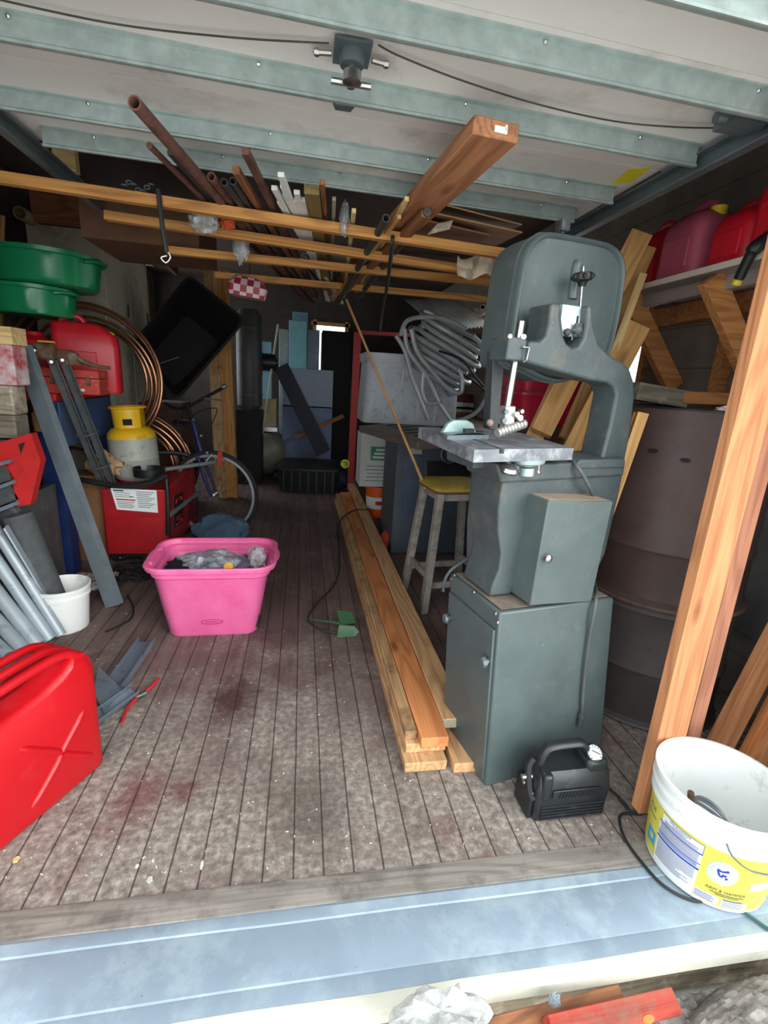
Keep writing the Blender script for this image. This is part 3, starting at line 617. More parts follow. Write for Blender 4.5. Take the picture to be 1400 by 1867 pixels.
for px, py, r in ((1034, 606, .011), (1053, 602, .016)):
    p = bv(px, py, .118); mb = MB(); mb.ball(p, (r, r*.8, r), 12); mb.cyl(p, p+V((0, .02, 0)), .005)
    if r > .012: [mb.ball(p+V((r*math.cos(k*1.05), 0, r*math.sin(k*1.05))), .006, 6) for k in range(6)]
    mb.build('lock_knob', CHAR, sl)
mb = MB(); mb.cyl(bv(1043, 614, .15), bv(1041, 636, .15), .004); mb.build('tracking_screw', CHROME, sl)
# guide post and guides
mb = MB(); g0, g1 = bv(951, 586, .13), bv(920, 772, .13); gx = (g1-g0).normalized(); mb.tube([g0, g1], .0105, 14)
mb.box(g0+gx*.005, (.001, .001, .001)); gp = mb.build('guide_post', CHROME, saw)
mb = MB(); cc = [bv(x, y, .10) for x, y in ((929, 612), (962, 618), (958, 660), (922, 656))]; mb.loft([cc, [dv(p, .185) for p in cc]]); col_ = mb.build('post_collar', SAW_D, saw, bevel=.005)
mb = MB(); mb.cyl(bv(955, 614, .098), bv(955, 614, .11), .007, seg=12); mb.cyl(bv(930, 613, .098), bv(930, 613, .11), .006, seg=12); mb.build('clamp_bolt', CHROME, col_)
mb = MB(); mb.tube([bv(955, 633, .115), bv(955, 633, .09), bv(965, 634, .085), bv(960, 657, .085), bv(953, 660, .085)], .0032, 8); mb.build('hex_key', CHROME, col_)
gb = bv(924, 757, .13)
mb = MB(); mb.box(gb, (.034, .034, .052)); mb.box(gb+V((-.006, -.004, -.036)), (.02, .028, .024))
ALU = surf('guide_alloy', srgb(186, 184, 178), .38, .75, .12, 30, .1, 60); gh = mb.build('guide_block', ALU, saw, bevel=.003)
for dx, dz, r in ((-.022, .012, .007), (-.026, -.012, .008), (-.02, -.034, .007), (.014, .004, .008), (.026, -.006, .009), (.016, -.028, .008), (.03, .012, .006)):
    mb = MB(); p = gb+V((dx, -.014, dz)); mb.cyl(p, p+V((0, -.016, 0)), r, seg=10); mb.build('guide_bolt', CHROME if dx > 0 else GALV_D, gh)
mb = MB(); s0, s1 = bv(906, 790, .09), bv(957, 772, .12); L = (s1-s0).length; pr = []
for k in range(9): pr += [(.010, L*k/9), (.0135, L*(k+.25)/9), (.0135, L*(k+.7)/9), (.010, L*(k+.95)/9)]
mb.lathe(pr, 18, frame(s0, s1-s0) @ RY(90)); mb.build('guide_bellows', ALU, saw)['label'] = 'ribbed metal cylinder below the guides'
mb = MB(); pxprism(mb, [(900, 640), (922, 645), (908, 786), (892, 782)], .27, .31); mb.build('blade_guard', CHAR, saw, bevel=.003)
mb = MB(); mb.ball(bv(893, 771, .27), (.012, .012, .012), 10); mb.build('guard_foot', surf('worn_pink_paint', srgb(160, 130, 120), .7), saw)
# table
fl_, fr_, bl_ = bv(865, 820, .03), bv(1046, 817, .03), bv(763, 779, .42)
nrm = (fr_-fl_).cross(bl_-fl_).normalized(); nrm = nrm if nrm.z > 0 else -nrm
TB = lambda a, b, h=0: fl_+(fr_-fl_)*a+(bl_-fl_)*b+nrm*h
def slab(mb, a0, a1, b0, b1, h0, h1): mb.hexa([TB(a0, b0, h0), TB(a1, b0, h0), TB(a1, b1, h0), TB(a0, b1, h0), TB(a0, b0, h1), TB(a1, b0, h1), TB(a1, b1, h1), TB(a0, b1, h1)])
mb = MB(); slab(mb, 0, .235, 0, 1, -.012, 0); slab(mb, .285, 1, 0, 1, -.012, 0); slab(mb, 0, 1, 0, 1, -.034, -.012)
tbl = mb.build('table', IRON, saw)
def tbp(px, py, h=0):
    d = MSI.to_3x3() @ ray(px, py); c0 = MSI @ CP; q = fl_+nrm*h; t = (q-c0).dot(nrm)/d.dot(nrm); return c0+d*t
mg = tbp(850, 800); mgx = (fr_-fl_).normalized(); MG = frame(mg, mgx, nrm)
mb = MB(); mb.lathe([(.001, 0), (.072, 0), (.074, .004), (.072, .012), (.03, .016), (.001, .016)], 40, MG @ RZ(12), a0=0, a1=180); mb.box(MG @ V((0, -.004, .006)), (.14, .010, .012), MG.to_3x3().to_4x4())
gq = mb.build('miter_gauge', GALV_D, tbl)
mb = MB(); hp = [(-.058, 0), (.060, 0), (.046, .03), (.024, .040), (-.022, .040), (-.04, .03)]; Mh = MG @ T(0, .05, .008) @ RX(90); mb.prism(hp, -.012, .008, Mh); mb.build('gauge_fence', surf('pale_green_metal', srgb(160, 186, 182), .4, .4), gq, bevel=.004)
mb = MB(); mb.box(MG @ V((.012, .012, .022)), (.03, .016, .012), MG.to_3x3().to_4x4()); mb.tube([MG @ V((.03, .0, .026)), MG @ V((.05, -.01, .024))], .004, 8); mb.build('gauge_clamp', BLACK, gq)
mb = MB(); p = TB(.62, .10, -.034); mb.lathe([(.001, 0), (.001, -.03), (.046, -.012), (.050, 0)], 24, T(p) @ RY(0)); mb.lathe([(.02, -.028), (.02, -.05)], 16, T(p)); mb.build('trunnion', surf('pale_trunnion', srgb(168, 186, 184), .45, .4), tbl)
p = bv(929, 856, .05); mb = MB(); mb.lathe([(.024, -.008), (.028, 0), (.024, .010), (.01, .016)], 14, T(p) @ RX(18)); mb.cyl(p, p+V((0, .02, .04)), .008); mb.build('tilt_knob', CHROME, saw)
p = TB(.76, .12, -.034); mb = MB(); mb.cyl(p, p+V((0, 0, -.05)), .004); mb.ball(p+V((0, 0, -.045)), .008, 8); mb.build('stop_bolt', CHROME, tbl)
mb = MB(); mb.box((TB(.85, .4, -.06)), (.12, .10, .05)); mb.box(TB(.5, .5, -.055), (.2, .16, .045)); mb.build('table_bracket', SAW_D, tbl)
CORD = surf('grey_cord', srgb(74, 80, 80), .6)
mb = MB(); mb.tube(cr([bv(1040, 836, .1), bv(1052, 850, .06), bv(1066, 872, .05), bv(1080, 902, .06), bv(1100, 960, .16)], 6), .006, 8); mb.build('motor_cord', CORD, saw)
mb = MB(); mb.tube(cr([bv(1084, 1062, .14), bv(1087, 1090, -.005), bv(1074, 1165, -.012), bv(1064, 1250, -.012), bv(1061, 1305, -.012)], 8), .0055, 8); pc = mb.build('power_cord', CORD, saw)
mb = MB(); e = bv(1061, 1300, -.014); mb.tube([e, e+V((0, 0, -.018)), e+V((-.001, 0, -.02)), e+V((-.002, 0, -.05))], [.009, .012, .008, .010], 10); mb.build('plug', CHAR, pc)
mb = MB(); mb.tube(cr([bu(808, 1078, -.01), bu(812, 1055, -.01), bv(826, 1036, .30), bv(851, 1020, .30)], 6), .0055, 8); mb.build('power_cord', CORD, saw)
mb = MB(); p = bv(1026, 412, .29); mb.box(p, (.03, .03, .03)); mb.cyl(p, p+V((0, 0, -.02)), .006); mb.build('cover_latch', CHAR, saw)
# ------------------------------------------------------------------ drums behind the saw
RUST_B = surf('brown_drum_paint', srgb(74, 57, 54), .6, .1, .16, 5, .12, 30, dirt=srgb(64, 46, 42), dirt_amt=.3, dscale=7)
DRB = surf('dark_drum_paint', srgb(66, 58, 57), .7, .1, .16, 6, .12, 30, dirt=srgb(58, 50, 48), dirt_amt=.3)
dx_, dy_ = 1.475, 1.66
t = thing('drum', 'rusty brown steel drum standing on the darker drum behind the band saw', 'drum', T(dx_, dy_, .50))
prof = [(.285, 0), (.300, .004), (.302, .02), (.290, .03), (.288, .20), (.296, .215), (.288, .23), (.287, .50), (.280, .53), (.262, .70), (.258, .715), (.252, .715), (.252, .70)]
mb = MB(); mb.lathe(prof, 48, c1=False); mb.lathe([(.001, .69), (.254, .69), (.254, .68), (.001, .68)], 48); dr = mb.build('drum_shell', RUST_B, t)
for px, py in ((1183, 822), (1250, 834)):
    p = V((dx_, dy_, 0)); d = ray(px, py); tt = 1.52/d.y; h = CP+d*tt; a = math.atan2(h.y-dy_, h.x-dx_); z = h.z-.50
    mb = MB(); Mh = RZ(math.degrees(a)) @ T(.283, 0, z-.0); mb.loft([[Mh @ V((q, .016*math.cos(k), .006*math.sin(k))) for k in [i*math.pi/6 for i in range(12)]] for q in (-.01, .004)]); mb.build('vent_hole', BLACK_M, dr)
mb = MB(); mb.tube([V((.301*math.cos(a), .301*math.sin(a), .006)) for a in [i*math.pi/24 for i in range(48)]], .009, 8, closed=True); mb.build('rim_band', surf('rusty_band', srgb(92, 72, 60), .8, .2, .3, 30, .3), t)
mb = MB(); mb.tube([V((.25*math.cos(a), .25*math.sin(a), .716)) for a in [i*math.pi/24 for i in range(48)]], .008, 8, closed=True); mb.build('top_band', BLACK, t)
t = thing('drum', 'dark brown lower drum under the rusty one, next to the inflator', 'drum', T(dx_, dy_, 0))
mb = MB(); mb.lathe([(.285, .0), (.300, .006), (.300, .02), (.290, .03), (.29, .22), (.298, .235), (.29, .25), (.29, .46), (.298, .475), (.29, .495)], 48); mb.build('drum_shell', DRB, t)
mb = MB(); mb.lathe([(.301, .004), (.308, .010), (.301, .018)], 48, c0=False, c1=False); mb.build('rim_band', DPIPE, t)
crumple('plaster_lump', 'pinkish crumbly lump on the edge of the rusty drum top', 'plaster', V((dx_-.05, dy_-.20, 1.225)), (.05, .03, .015), surf('pink_plaster', srgb(196, 172, 168), .9), 21)
board('board', 'grey white board lying flat behind the rusty drum', 'board', at(1150, 712, y=1.90), at(1240, 728, y=1.90), .10, .07, W_GREY)
board('board', 'brown board end lying beside the grey white board behind drum', 'board', at(1232, 724, y=1.895), at(1345, 728, y=1.895), .10, .05, W_STUD)
# ------------------------------------------------------------------ shelf with fuel cans
SX = 1.45; z_s = at(1300, 484, x=SX).z
LAM = surf('white_laminate', srgb(206, 198, 184), .5, 0, .08, 6)
GRYB = surf('grey_shelf_board', srgb(150, 140, 134), .6, 0, .12, 5)
t = thing('wall_shelf', 'white edged wall shelf carrying red fuel cans on the right', 'shelf', T(SX, 1.0, z_s))
mb = MB(); mb.box(((XR-SX)/2+.004, .6, -.010), (XR-SX-.01, 1.35, .018)); mb.build('shelf_board', GRYB, t)
mb = MB(); mb.box((-.001, .6, -.009), (.006, 1.35, .022)); mb.build('edge_strip', LAM, t)
mb = MB(); mb.box((XR-SX-.055, .6, -.065), (.04, 1.35, .085)); mb.build('ledger', W_STUD, t)
mb = MB(); mb.box((.10, .6, -.045), (.035, 1.2, .05)); mb.build('ledger', GRYB, t)
def brace(y, xa=.03, za=-.03, zb=-.42):
    dd = V((XR-SX-.075-xa, 0, zb-za)); L = dd.length; mb = MB(); mb.box((L/2, 0, 0), (L, .085, .04))
    bmesh.ops.transform(mb.bm, matrix=frame((xa, y, za), dd, (0, 1, 0)), verts=mb.bm.verts); return mb
ya = at(1300, 520, x=SX+.05).y
brace(ya-1.0).build('brace', W_STUD, t, bevel=.002)
yb = at(1160, 590, x=SX+.1).y
brace(min(yb-1.0, 1.2)).build('brace', W_STUD, t, bevel=.002)
REDS = [surf('red_fuel_plastic', srgb(196, 22, 42), .4, 0, .12, 5, .06, 60, dirt=srgb(130, 30, 40), dirt_amt=.15), surf('faded_red_plastic', srgb(172, 78, 98), .5, 0, .12, 5, .06, 60), surf('bright_red_plastic', srgb(200, 28, 44), .4, 0, .1, 5, .05, 60, dirt=srgb(150, 40, 46), dirt_amt=.15)]
YEL = surf('yellow_plastic', srgb(216, 190, 40), .45, 0, .1)
def fuel_can(name, label, M, w, d, h, mat, cap='black', group=None, handle=True):
    """moulded plastic fuel can: rounded body, recessed sides, sloping shoulder, arched handle, spout cap"""
    t = thing(name, label, 'fuel can', M, group)
    mb = MB(); rr = [(0, .94), (.012, 1), (.55, 1), (.68, .97), (.80, .86), (.88, .66), (.90, .58)]
    mb.loft([rrect(w*k, d*(k if q > .6 else min(k+.0, 1)), min(w, d)*.24, h*q, 5) for q, k in rr])
    bd = mb.build('body', mat, t, angle=50)
    mb = MB(); mb.box((0, -d/2-.001, h*.33), (w*.62, .006, h*.42)); mb.build('side_panel', mat, bd, bevel=.003)
    if handle:
        mb = MB(); mb.tube(cr([(-w*.30, 0, h*.84), (-w*.30, 0, h*.95), (-w*.12, 0, h*1.02), (w*.10, 0, h*1.02), (w*.22, 0, h*.95), (w*.24, 0, h*.86)], 6), w*.055, 10, flat=1.3); mb.build('handle', mat, t)
    mb = MB(); mb.lathe([(w*.12, h*.80), (w*.12, h*.93), (w*.13, h*.93), (w*.135, h*1.0), (w*.08, h*1.01)], 20, T(w*.30, 0, -.02)); mb.build('cap', {'black': BLACK, 'yellow': YEL, 'red': mat}[cap], t)
    return t
zt = z_s+.001
def can_at(px, xo, lab, w, d, h, mat, cap, rz=90):
    p = at(px, 480, x=SX+xo); fuel_can('fuel_can', lab, T(SX+xo+d/2, p.y, zt) @ RZ(rz), w, d, h, mat, cap)
# faces toward -x: width runs along y
can_at(1226, .02, 'faded dark pink fuel can on the white edged shelf', .23, .2, .27, REDS[1], 'yellow', -90)
can_at(1315, .02, 'small red fuel can on shelf between faded pink can and the spouted can', .19, .17, .20, REDS[0], 'red', -90)
can_at(1176, .13, 'red round shouldered fuel can at the far end of the shelf', .2, .17, .30, REDS[2], 'black', -90)
p = at(1420, 420, x=SX+.02)
fuel_can('fuel_can', 'red fuel can with a black spout at the near end of the shelf', T(SX+.12, p.y+.02, zt) @ RZ(-90), .22, .2, .30, REDS[2], 'red')
t = thing('fuel_spout', 'black bent fuel spout with yellow cap hanging over the shelf edge', 'spout', T(at(1385, 460, x=SX-.03)))
mb = MB(); pts = cr([at(1404, 432, x=SX+.02), at(1385, 445, x=SX-.02), at(1372, 458, x=SX-.035), at(1358, 485, x=SX-.03), at(1347, 508, x=SX-.025)], 6); mb.tube(pts, [.016+.006*(i < 13) for i in range(len(pts))], 12); mb.build('spout_tube', BLACK, t, world=True)
mb = MB(); a, b = at(1348, 503, x=SX-.025), at(1341, 520, x=SX-.025); mb.tube([a, (a+b)/2, (a+b)/2, b], [.011, .011, .015, .015], 14); mb.build('spout_cap', YEL, t, world=True)
# ------------------------------------------------------------------ leaning boards between the saw and the wall
def lean(name, label, a, b, w, t, mat, up=(0, -1, .15), cat='board', group=None): return board(name, label, cat, a, b, w, t, mat, up, group)
lean('lumber_board', 'thick pine two by four with its top behind the saw cover corner', at(985, 790, y=1.80), at(1168, 428, y=2.0), .085, .04, W_PINE, (-.5, -1, 0))
lean('lumber_board', 'pine board with its top just right of the thick two by four', at(1030, 800, y=1.92), at(1182, 452, y=2.10), .06, .03, W_PINE, (-.5, -1, 0))
lean('lumber_board', 'pale yellow thin board leaning lowest along the saw cover edge', at(1060, 800, y=1.80), at(1172, 500, y=1.95), .03, .02, W_PALE, (-.5, -1, 0))
lean('lumber_board', 'short wide pine board ending beneath the shelf by the window slit', at(1040, 830, y=1.78), at(1163, 594, y=1.90), .09, .035, W_PINE, (-.4, -1, 0))
lean('lumber_board', 'brown board leaning second from left below the saw arm', at(966, 815, y=1.84), at(1060, 610, y=1.99), .07, .03, W_TREAT, (-.5, -1, 0))
lean('lumber_board', 'narrow pine stick whose tip shows between saw column and drum', at(1100, 960, y=1.50), at(1172, 752, y=1.47), .035, .02, W_PINE, (-.4, -1, 0))
lean('lumber_board', 'thin pine offcut left of the narrow stick beside the drum', at(1096, 940, y=1.53), at(1160, 752, y=1.50), .02, .02, W_BEAM, (-.4, -1, 0))
# red tubs behind the saw
RTUB = surf('crimson_tub_plastic', srgb(178, 20, 54), .4, 0, .1, 5)
def tub(name, label, c, w, d, h, m, M=None):
    t = thing(name, label, 'tub', M or T(c)); mb = MB(); mb.open_bin([rrect(w*.86, d*.86, .05, 0), rrect(w*.96, d*.96, .05, h*.9), rrect(w*.97, d*.97, .05, h*.92), rrect(w*1.04, d*1.04, .06, h*.93), rrect(w*1.04, d*1.04, .06, h)], .006); mb.build('tub_body', m, t); return t
c = at(975, 772, y=2.5); tub('plastic_tub', 'lower crimson tub behind the band saw guide post', c, .36, .34, .16, RTUB)
t = thing('plastic_tub', 'upper crimson tub with sloping lid behind the guide post', 'tub', T(c+V((0, 0, .165)))); mb = MB(); mb.loft([rrect(.32, .30, .05, 0), rrect(.36, .34, .05, .12)]); mb.build('tub_body', RTUB, t)
mb = MB(); mb.loft([rrect(.38, .36, .05, .121), rrect(.38, .36, .05, .145), rrect(.24, .2, .05, .20, cx=-.04)]); mb.build('lid', RTUB, t)
crate_z = c.z
mb = MB(); mb.box((0, 0, crate_z/2), (.42, .38, crate_z-.002)); tag(mb.build('wooden_crate', W_DARK, M=T(c.x, c.y, 0)), 'dark crate under the crimson tubs behind the saw table', 'crate')
# ------------------------------------------------------------------ big post and boards at the right jamb
pa = at(1178, 1440, y=1.08); pa.z = 0
A1, A2 = at(1182, 1475, y=1.06), at(1416, 540, y=1.11); A1.z = .012
d = (A2-A1); A1 = A1-d*(A1.z-.008)/d.z; A2 = A2+d*.30
lean('post_board', 'wide orange fir board standing upright beside the white bucket', A1, A2, .098, .038, W_POST, (0, -1, 0))
A1, A2 = at(1235, 1420, y=1.13), at(1445, 600, y=1.16); d = (A2-A1); A1 = A1-d*(A1.z-.006)/d.z; A2 = A2+d*.28
lean('post_board', 'narrow pinkish board standing behind the wide fir board', A1, A2, .05, .04, wood('pink_fir', srgb(198, 136, 108), srgb(158, 98, 76), .3), (0, -1, 0))
for i, (a, b, w, t_, m, lab) in enumerate((((1290, 1400), (1450, 1095), .085, .035, W_POST, 'leftmost leaning plank behind the white bucket'), ((1340, 1420), (1480, 1150), .05, .03, W_ORANGE, 'thin second plank leaning behind the white bucket'), ((1372, 1420), (1500, 1180), .07, .035, W_POST, 'third brown plank leaning behind the white bucket'), ((1410, 1430), (1520, 1240), .07, .035, W_TREAT, 'rightmost dull plank leaning behind the white bucket'))):
    A1, A2 = at(*a, y=1.22-.03*i), at(*b, y=1.30-.03*i); d = A2-A1; A1 = A1-d*((A1.z-.03)/d.z); A2 = A1+d*min(2.6, (1.80-A1.x)/d.x)
    lean('plank', lab, A1, A2, w, t_, m, (-.1, -1, 0), 'plank')
# ------------------------------------------------------------------ lumber stack on the floor
def plank(name, label, x0, x1, ya, yb, z0, z1, mat, dxf=0, group=None):
    w = x1-x0; A = V(((x0+x1)/2, ya, (z0+z1)/2)); B = V(((x0+x1)/2+dxf, yb, (z0+z1)/2))
    return board(name, label, 'board', A, B, w, z1-z0, mat, bev=.0035)
plank('lumber_board', 'widest bottom board on the left side of the floor lumber stack', .352, .497, 1.28, 4.9, .001, .038, W_TREATD, -.005)
plank('lumber_board', 'second layer board lying on the widest bottom board of the stack', .362, .503, 1.325, 4.85, .0385, .0745, W_TREAT, -.012)
plank('lumber_board', 'bright orange stained top board in the middle of the stack', .406, .502, 1.30, 4.9, .077, .115, W_ORANGE, -.006)
plank('lumber_board', 'narrow dark brown board left of the bright orange one on the stack', .362, .404, 1.345, 4.85, .0755, .108, W_TREATD, -.006)
plank('lumber_board', 'right top board with bold swirling grain and grey end', .5035, .597, 1.385, 5.35, .0785, .116, W_TREAT, .004)
plank('lumber_board', 'bottom right board sticking out farthest at the near end of the stack', .516, .596, 1.262, 4.9, .001, .039, W_TREAT, .01)
plank('lumber_board', 'hidden middle board under the swirling grain board', .512, .596, 1.44, 4.9, .0395, .0775, W_TREATD, .01)
par = [o for o in bpy.data.objects if o.get('label', '').startswith('right top board')][0]
mb = MB(); mb.box((.5505, 1.3845, .09725), (.086, .001, .0315))
mb.build('end_paint', surf('grey_end_paint', srgb(168, 160, 140), .8, 0, .3, 40), par, world=True)['label'] = 'grey painted sawn end of the board'
# ------------------------------------------------------------------ green stake with cord
GRN = surf('green_plastic', srgb(58, 98, 66), .5, 0, .15, 10, .08, 60)
c = at(628, 1136, z=.045)
t = thing('garden_stake', 'green plastic garden stake with two flanges lying beside the lumber stack', 'garden stake', T(c.x, c.y, 0))
mb = MB(); a = at(620, 1137, z=.045); b = at(556, 1128, z=.018); mb.tube([a, a+(b-a)*.05, b], [.010, .008, .0012], 4); mb.build('spike', GRN, t, world=True)
def flange(mb, pts, th=.004):
    n = (pts[1]-pts[0]).cross(pts[2]-pts[0]).normalized()*th; mb.loft([pts, [p+n for p in pts]])
mb = MB(); flange(mb, [at(614, 1112, z=.085), at(640, 1116, z=.075), at(650, 1136, z=.03), at(620, 1140, z=.04)]); mb.build('flange', GRN, t, world=True)
mb = MB(); flange(mb, [at(618, 1140, z=.045), at(646, 1142, z=.06), at(655, 1152, z=.02), at(648, 1160, z=.006), at(614, 1162, z=.006)]); mb.build('flange', GRN, t, world=True)
CORDG = surf('dark_green_cord', srgb(44, 52, 48), .6)
mb = MB(); mb.tube(cr([at(616, 1154, z=.02), at(590, 1150, z=.012), at(568, 1138, z=.008), at(562, 1124, z=.008), at(580, 1098, z=.007), at(605, 1072, z=.007), at(617, 1045, z=.007), at(618, 1015, z=.007), at(617, 990, z=.012), at(614, 968, z=.07), at(620, 950, z=.112), at(634, 936, z=.122), at(652, 929, z=.124), at(672, 930, z=.124)], 8), .0055, 8); mb.build('cord', CORDG, t, world=True)
# ------------------------------------------------------------------ inflator
P0 = at(971, 1501, z=0); P1 = at(1100, 1486, z=0); W_ = (P1-P0).length
MI = frame(P0, (P1-P0)); t = thing('air_inflator', 'black portable air inflator with round gauge on the floor before the band saw', 'inflator', MI)
INF = surf('inflator_plastic', srgb(33, 37, 40), .38, 0, .15, 12, .08, 80, dirt=srgb(80, 80, 78), dirt_amt=.1)
D_ = .115; H_ = .105
mb = MB(); mb.loft([rrect(W_*.96, D_*.9, .012, 0, 4, W_/2, D_/2), rrect(W_, D_, .014, .012, 4, W_/2, D_/2), rrect(W_*1.03, D_*1.0, .014, H_, 4, W_/2+.004, D_/2), rrect(W_*1.0, D_*.98, .014, H_+.015, 4, W_/2+.004, D_/2), rrect(W_*.96, D_*.86, .016, H_+.050, 4, W_/2+.006, D_/2), rrect(W_*.90, D_*.7, .02, H_+.062, 4, W_/2+.006, D_/2)])
bd = mb.build('housing', INF, t, angle=40)
for k in range(5):
    mb = MB(); mb.box((W_*.52, -.002, .014+k*.011), (W_*.88, .006, .005)); mb.build('rib', INF, bd)
mb = MB(); mb.box((W_*.53, -.0035, H_-.005), (W_*.66, .004, .030)); mb.build('grille_frame', INF, bd, bevel=.003)
for k in range(13):
    mb = MB(); mb.box((W_*.30+k*.0108, -.0062, H_-.005), (.0045, .004, .022), RY(18)); mb.build('vent_slat', BLACK_M, bd)
mb = MB(); mb.tube(cr([(.02, D_*.48, H_+.03), (.035, D_*.48, H_+.100), (.06, D_*.48, H_+.118), (.12, D_*.48, H_+.122), (W_*.66, D_*.48, H_+.118), (W_*.74, D_*.48, H_+.09), (W_*.76, D_*.48, H_+.04)], 6), .017, 12, flat=.75); mb.build('carry_handle', INF, t)
mb = MB(); mb.box((.028, D_*.2, H_+.02), (.03, D_*.5, .09)); mb.build('handle_post', INF, t, bevel=.008)
mb = MB(); mb.box((W_*.82, D_*.45, H_+.065), (W_*.30, D_*.72, .05)); mb.build('gauge_mount', INF, t, bevel=.014)
Mg = T(W_*.80, D_*.30, H_+.098) @ RX(38)
mb = MB(); mb.lathe([(.027, -.02), (.027, .004), (.0245, .006), (.0235, .001)], 32, Mg, c1=False); gs = mb.build('pressure_gauge', BLACK, t)
mb = MB(); mb.lathe([(.001, .0015), (.024, .0015), (.024, 0), (.001, 0)], 32, Mg); mb.build('dial', surf('gauge_dial', srgb(196, 198, 196), .4, 0, .04), gs)
mb = MB(); mb.box(Mg @ V((.004, .002, .0028)), (.026, .0018, .0012), Mg.to_3x3().to_4x4() @ RZ(-30))
for k in range(11):
    a = R(-40+k*26); mb.box(Mg @ V((.019*math.cos(a), .019*math.sin(a), .0026)), (.005, .0012, .001), Mg.to_3x3().to_4x4() @ RZ(-40+k*26))
mb.build('dial_marks', BLACK_M, gs)
mb = MB(); mb.box((-.008, D_*.5, H_*.5), (.016, D_*.8, H_*.92)); mb.build('end_cap', BLACK, t, bevel=.006)
mb = MB(); mb.cyl((-.004, D_*.35, H_+.03), (-.035, D_*.35, H_+.03), .008, seg=10); mb.cyl((-.004, D_*.35, H_+.01), (-.028, D_*.35, H_+.01), .007, seg=10); mb.build('hose_fitting', CHROME, t)
mb = MB(); mb.tube(cr([(.004, D_*.5, H_+.075), (-.012, D_*.42, H_+.06), (-.016, D_*.3, H_+.03), (-.012, D_*.2, H_-.01), (-.004, D_*.12, H_-.03)], 6), .009, 8); mb.build('air_hose', RUB, t)
t_inf = t; mb = MB(); mb.tube(cr([at(1112, 1440, z=.05), at(1130, 1455, z=.012), at(1150, 1478, z=.008), at(1168, 1484, z=.007), at(1135, 1484, z=.007), at(1130, 1500, z=.007), at(1140, 1530, z=.008), at(1165, 1566, z=.0105), at(1210, 1615, z=.0115), at(1268, 1643, z=.0115), at(1310, 1632, z=.0125)], 8), .0042, 8)
mb.build('power_cord', surf('black_cord', srgb(34, 38, 40), .5), t_inf, world=True)
mb = MB(); mb.tube(cr([at(1322, 1640, z=.0115), at(1352, 1660, z=.0115), at(1400, 1694, z=.010), at(1450, 1728, z=.010)], 6), .0042, 8)
tag(mb.build('extension_cord', surf('teal_cord', srgb(40, 82, 84), .5)), 'teal cord trailing from beneath the white bucket to the corner', 'cord')
# ------------------------------------------------------------------ white bucket with a yellow label
bx, by, bR, bH, bT = 1.125, .885, .163, .285, .90
BKT = surf('white_pail_plastic', srgb(226, 230, 228), .42, 0, .05, 6, .05, 60, dirt=srgb(168, 172, 168), dirt_amt=.12, dscale=12)
t = thing('bucket', 'large white plastic bucket with yellow label on the threshold at right', 'bucket', T(bx, by, .0065))
rz = lambda z: bR*(bT+(1-bT)*z/bH)-.004
prof = [(rz(0)-.006, 0), (rz(0), .006), (rz(.19), .19), (rz(.19)+.006, .191), (rz(.2)+.006, .2), (rz(.2), .202), (rz(.225), .225), (rz(.225)+.008, .227), (rz(.235)+.008, .236), (rz(.24)+.001, .238), (rz(.268), .262), (rz(.27)+.007, .264), (rz(.275)+.006, .275), (rz(.275)-.002, .276), (rz(.27)-.004, .26), (rz(.01)-.006, .010)]
mb = MB(); mb.lathe(prof, 72); pail = mb.build('pail', BKT, t, angle=30)
def bhit(px, py):
    d = ray(px, py); o = CP-V((bx, by, .0065)); lo, hi = None, None; tt = .3
    while tt < 3:
        p = o+d*tt
        if 0 < p.z < .3 and math.hypot(p.x, p.y) < rz(p.z): return (math.atan2(p.y, p.x)-.5) % (2*math.pi)-2*math.pi+.5, p.z
        tt += .001
    return -2.0, .12
YL = surf('label_yellow', srgb(214, 204, 84), .5, 0, .06, 8); WL = surf('label_white', srgb(226, 230, 234), .5, 0, .04); BL = surf('label_blue', srgb(36, 66, 150), .5, 0, .05); GL = surf('label_grey_text', srgb(92, 104, 140), .6, 0, .1); CY = surf('label_cyan', srgb(60, 160, 215), .5, 0, .1); PB = surf('label_pale_blue', srgb(178, 194, 226), .5, 0, .06); DK = surf('label_dark_text', srgb(50, 52, 70), .6, 0, .1)
LM = [YL, WL, BL, GL, CY, PB, DK]
lab = MB()
def patch(a0, a1, z0, z1, off, mi, slant=0):
    lab.mi = mi; n = max(2, int(abs(a1-a0)/.05)); 
    rr = [[V(((rz(z)+off)*math.cos(a), (rz(z)+off)*math.sin(a), z)) for a in [a0+(a1-a0)*i/n for i in range(n+1)]] for z in [z0+(z1-z0)*k/4 for k in range(5)]]
    lab.loft(rr, False, False, closed=False)
aL, zL = bhit(1180, 1560); aM, zM = bhit(1262, 1500); aR_, zR_ = bhit(1335, 1560)
ap0 = bhit(1195, 1545)[0]; ap1 = bhit(1272, 1590)[0]; alg = bhit(1327, 1556)
patch(ap0-.75, alg[0]+1.25, .016, .186, .0008, 0)
patch(ap0, ap1, .016, .150, .0014, 1); patch(ap0+.05, ap1+.0, .148, .178, .0014, 1)
pw = ap1-ap0
patch(ap0, ap1, .146, .150, .0019, 2); patch(ap0, ap1, .116, .1185, .0019, 2); patch(ap0, ap1, .096, .102, .0019, 2)
patch(ap0, ap1, .103, .116, .0017, 5)
for z in [.121, .125, .129, .1335, .138, .142]+[.105, .109, .113]+[.091-.0048*k for k in range(13)]:
    e = 1 if z > .06 else RND.uniform(.6, 1); patch(ap0+pw*.04, ap0+pw*.94*e, z, z+.0020, .0020, 3)
for z in (.152, .156, .160): patch(ap0+.05+pw*.08, ap1-pw*.1, z, z+.0018, .0020, 3)
patch(ap0+.05, ap1, .1775, .179, .0019, 2); patch(ap1-.008, ap1, .148, .178, .0019, 2)
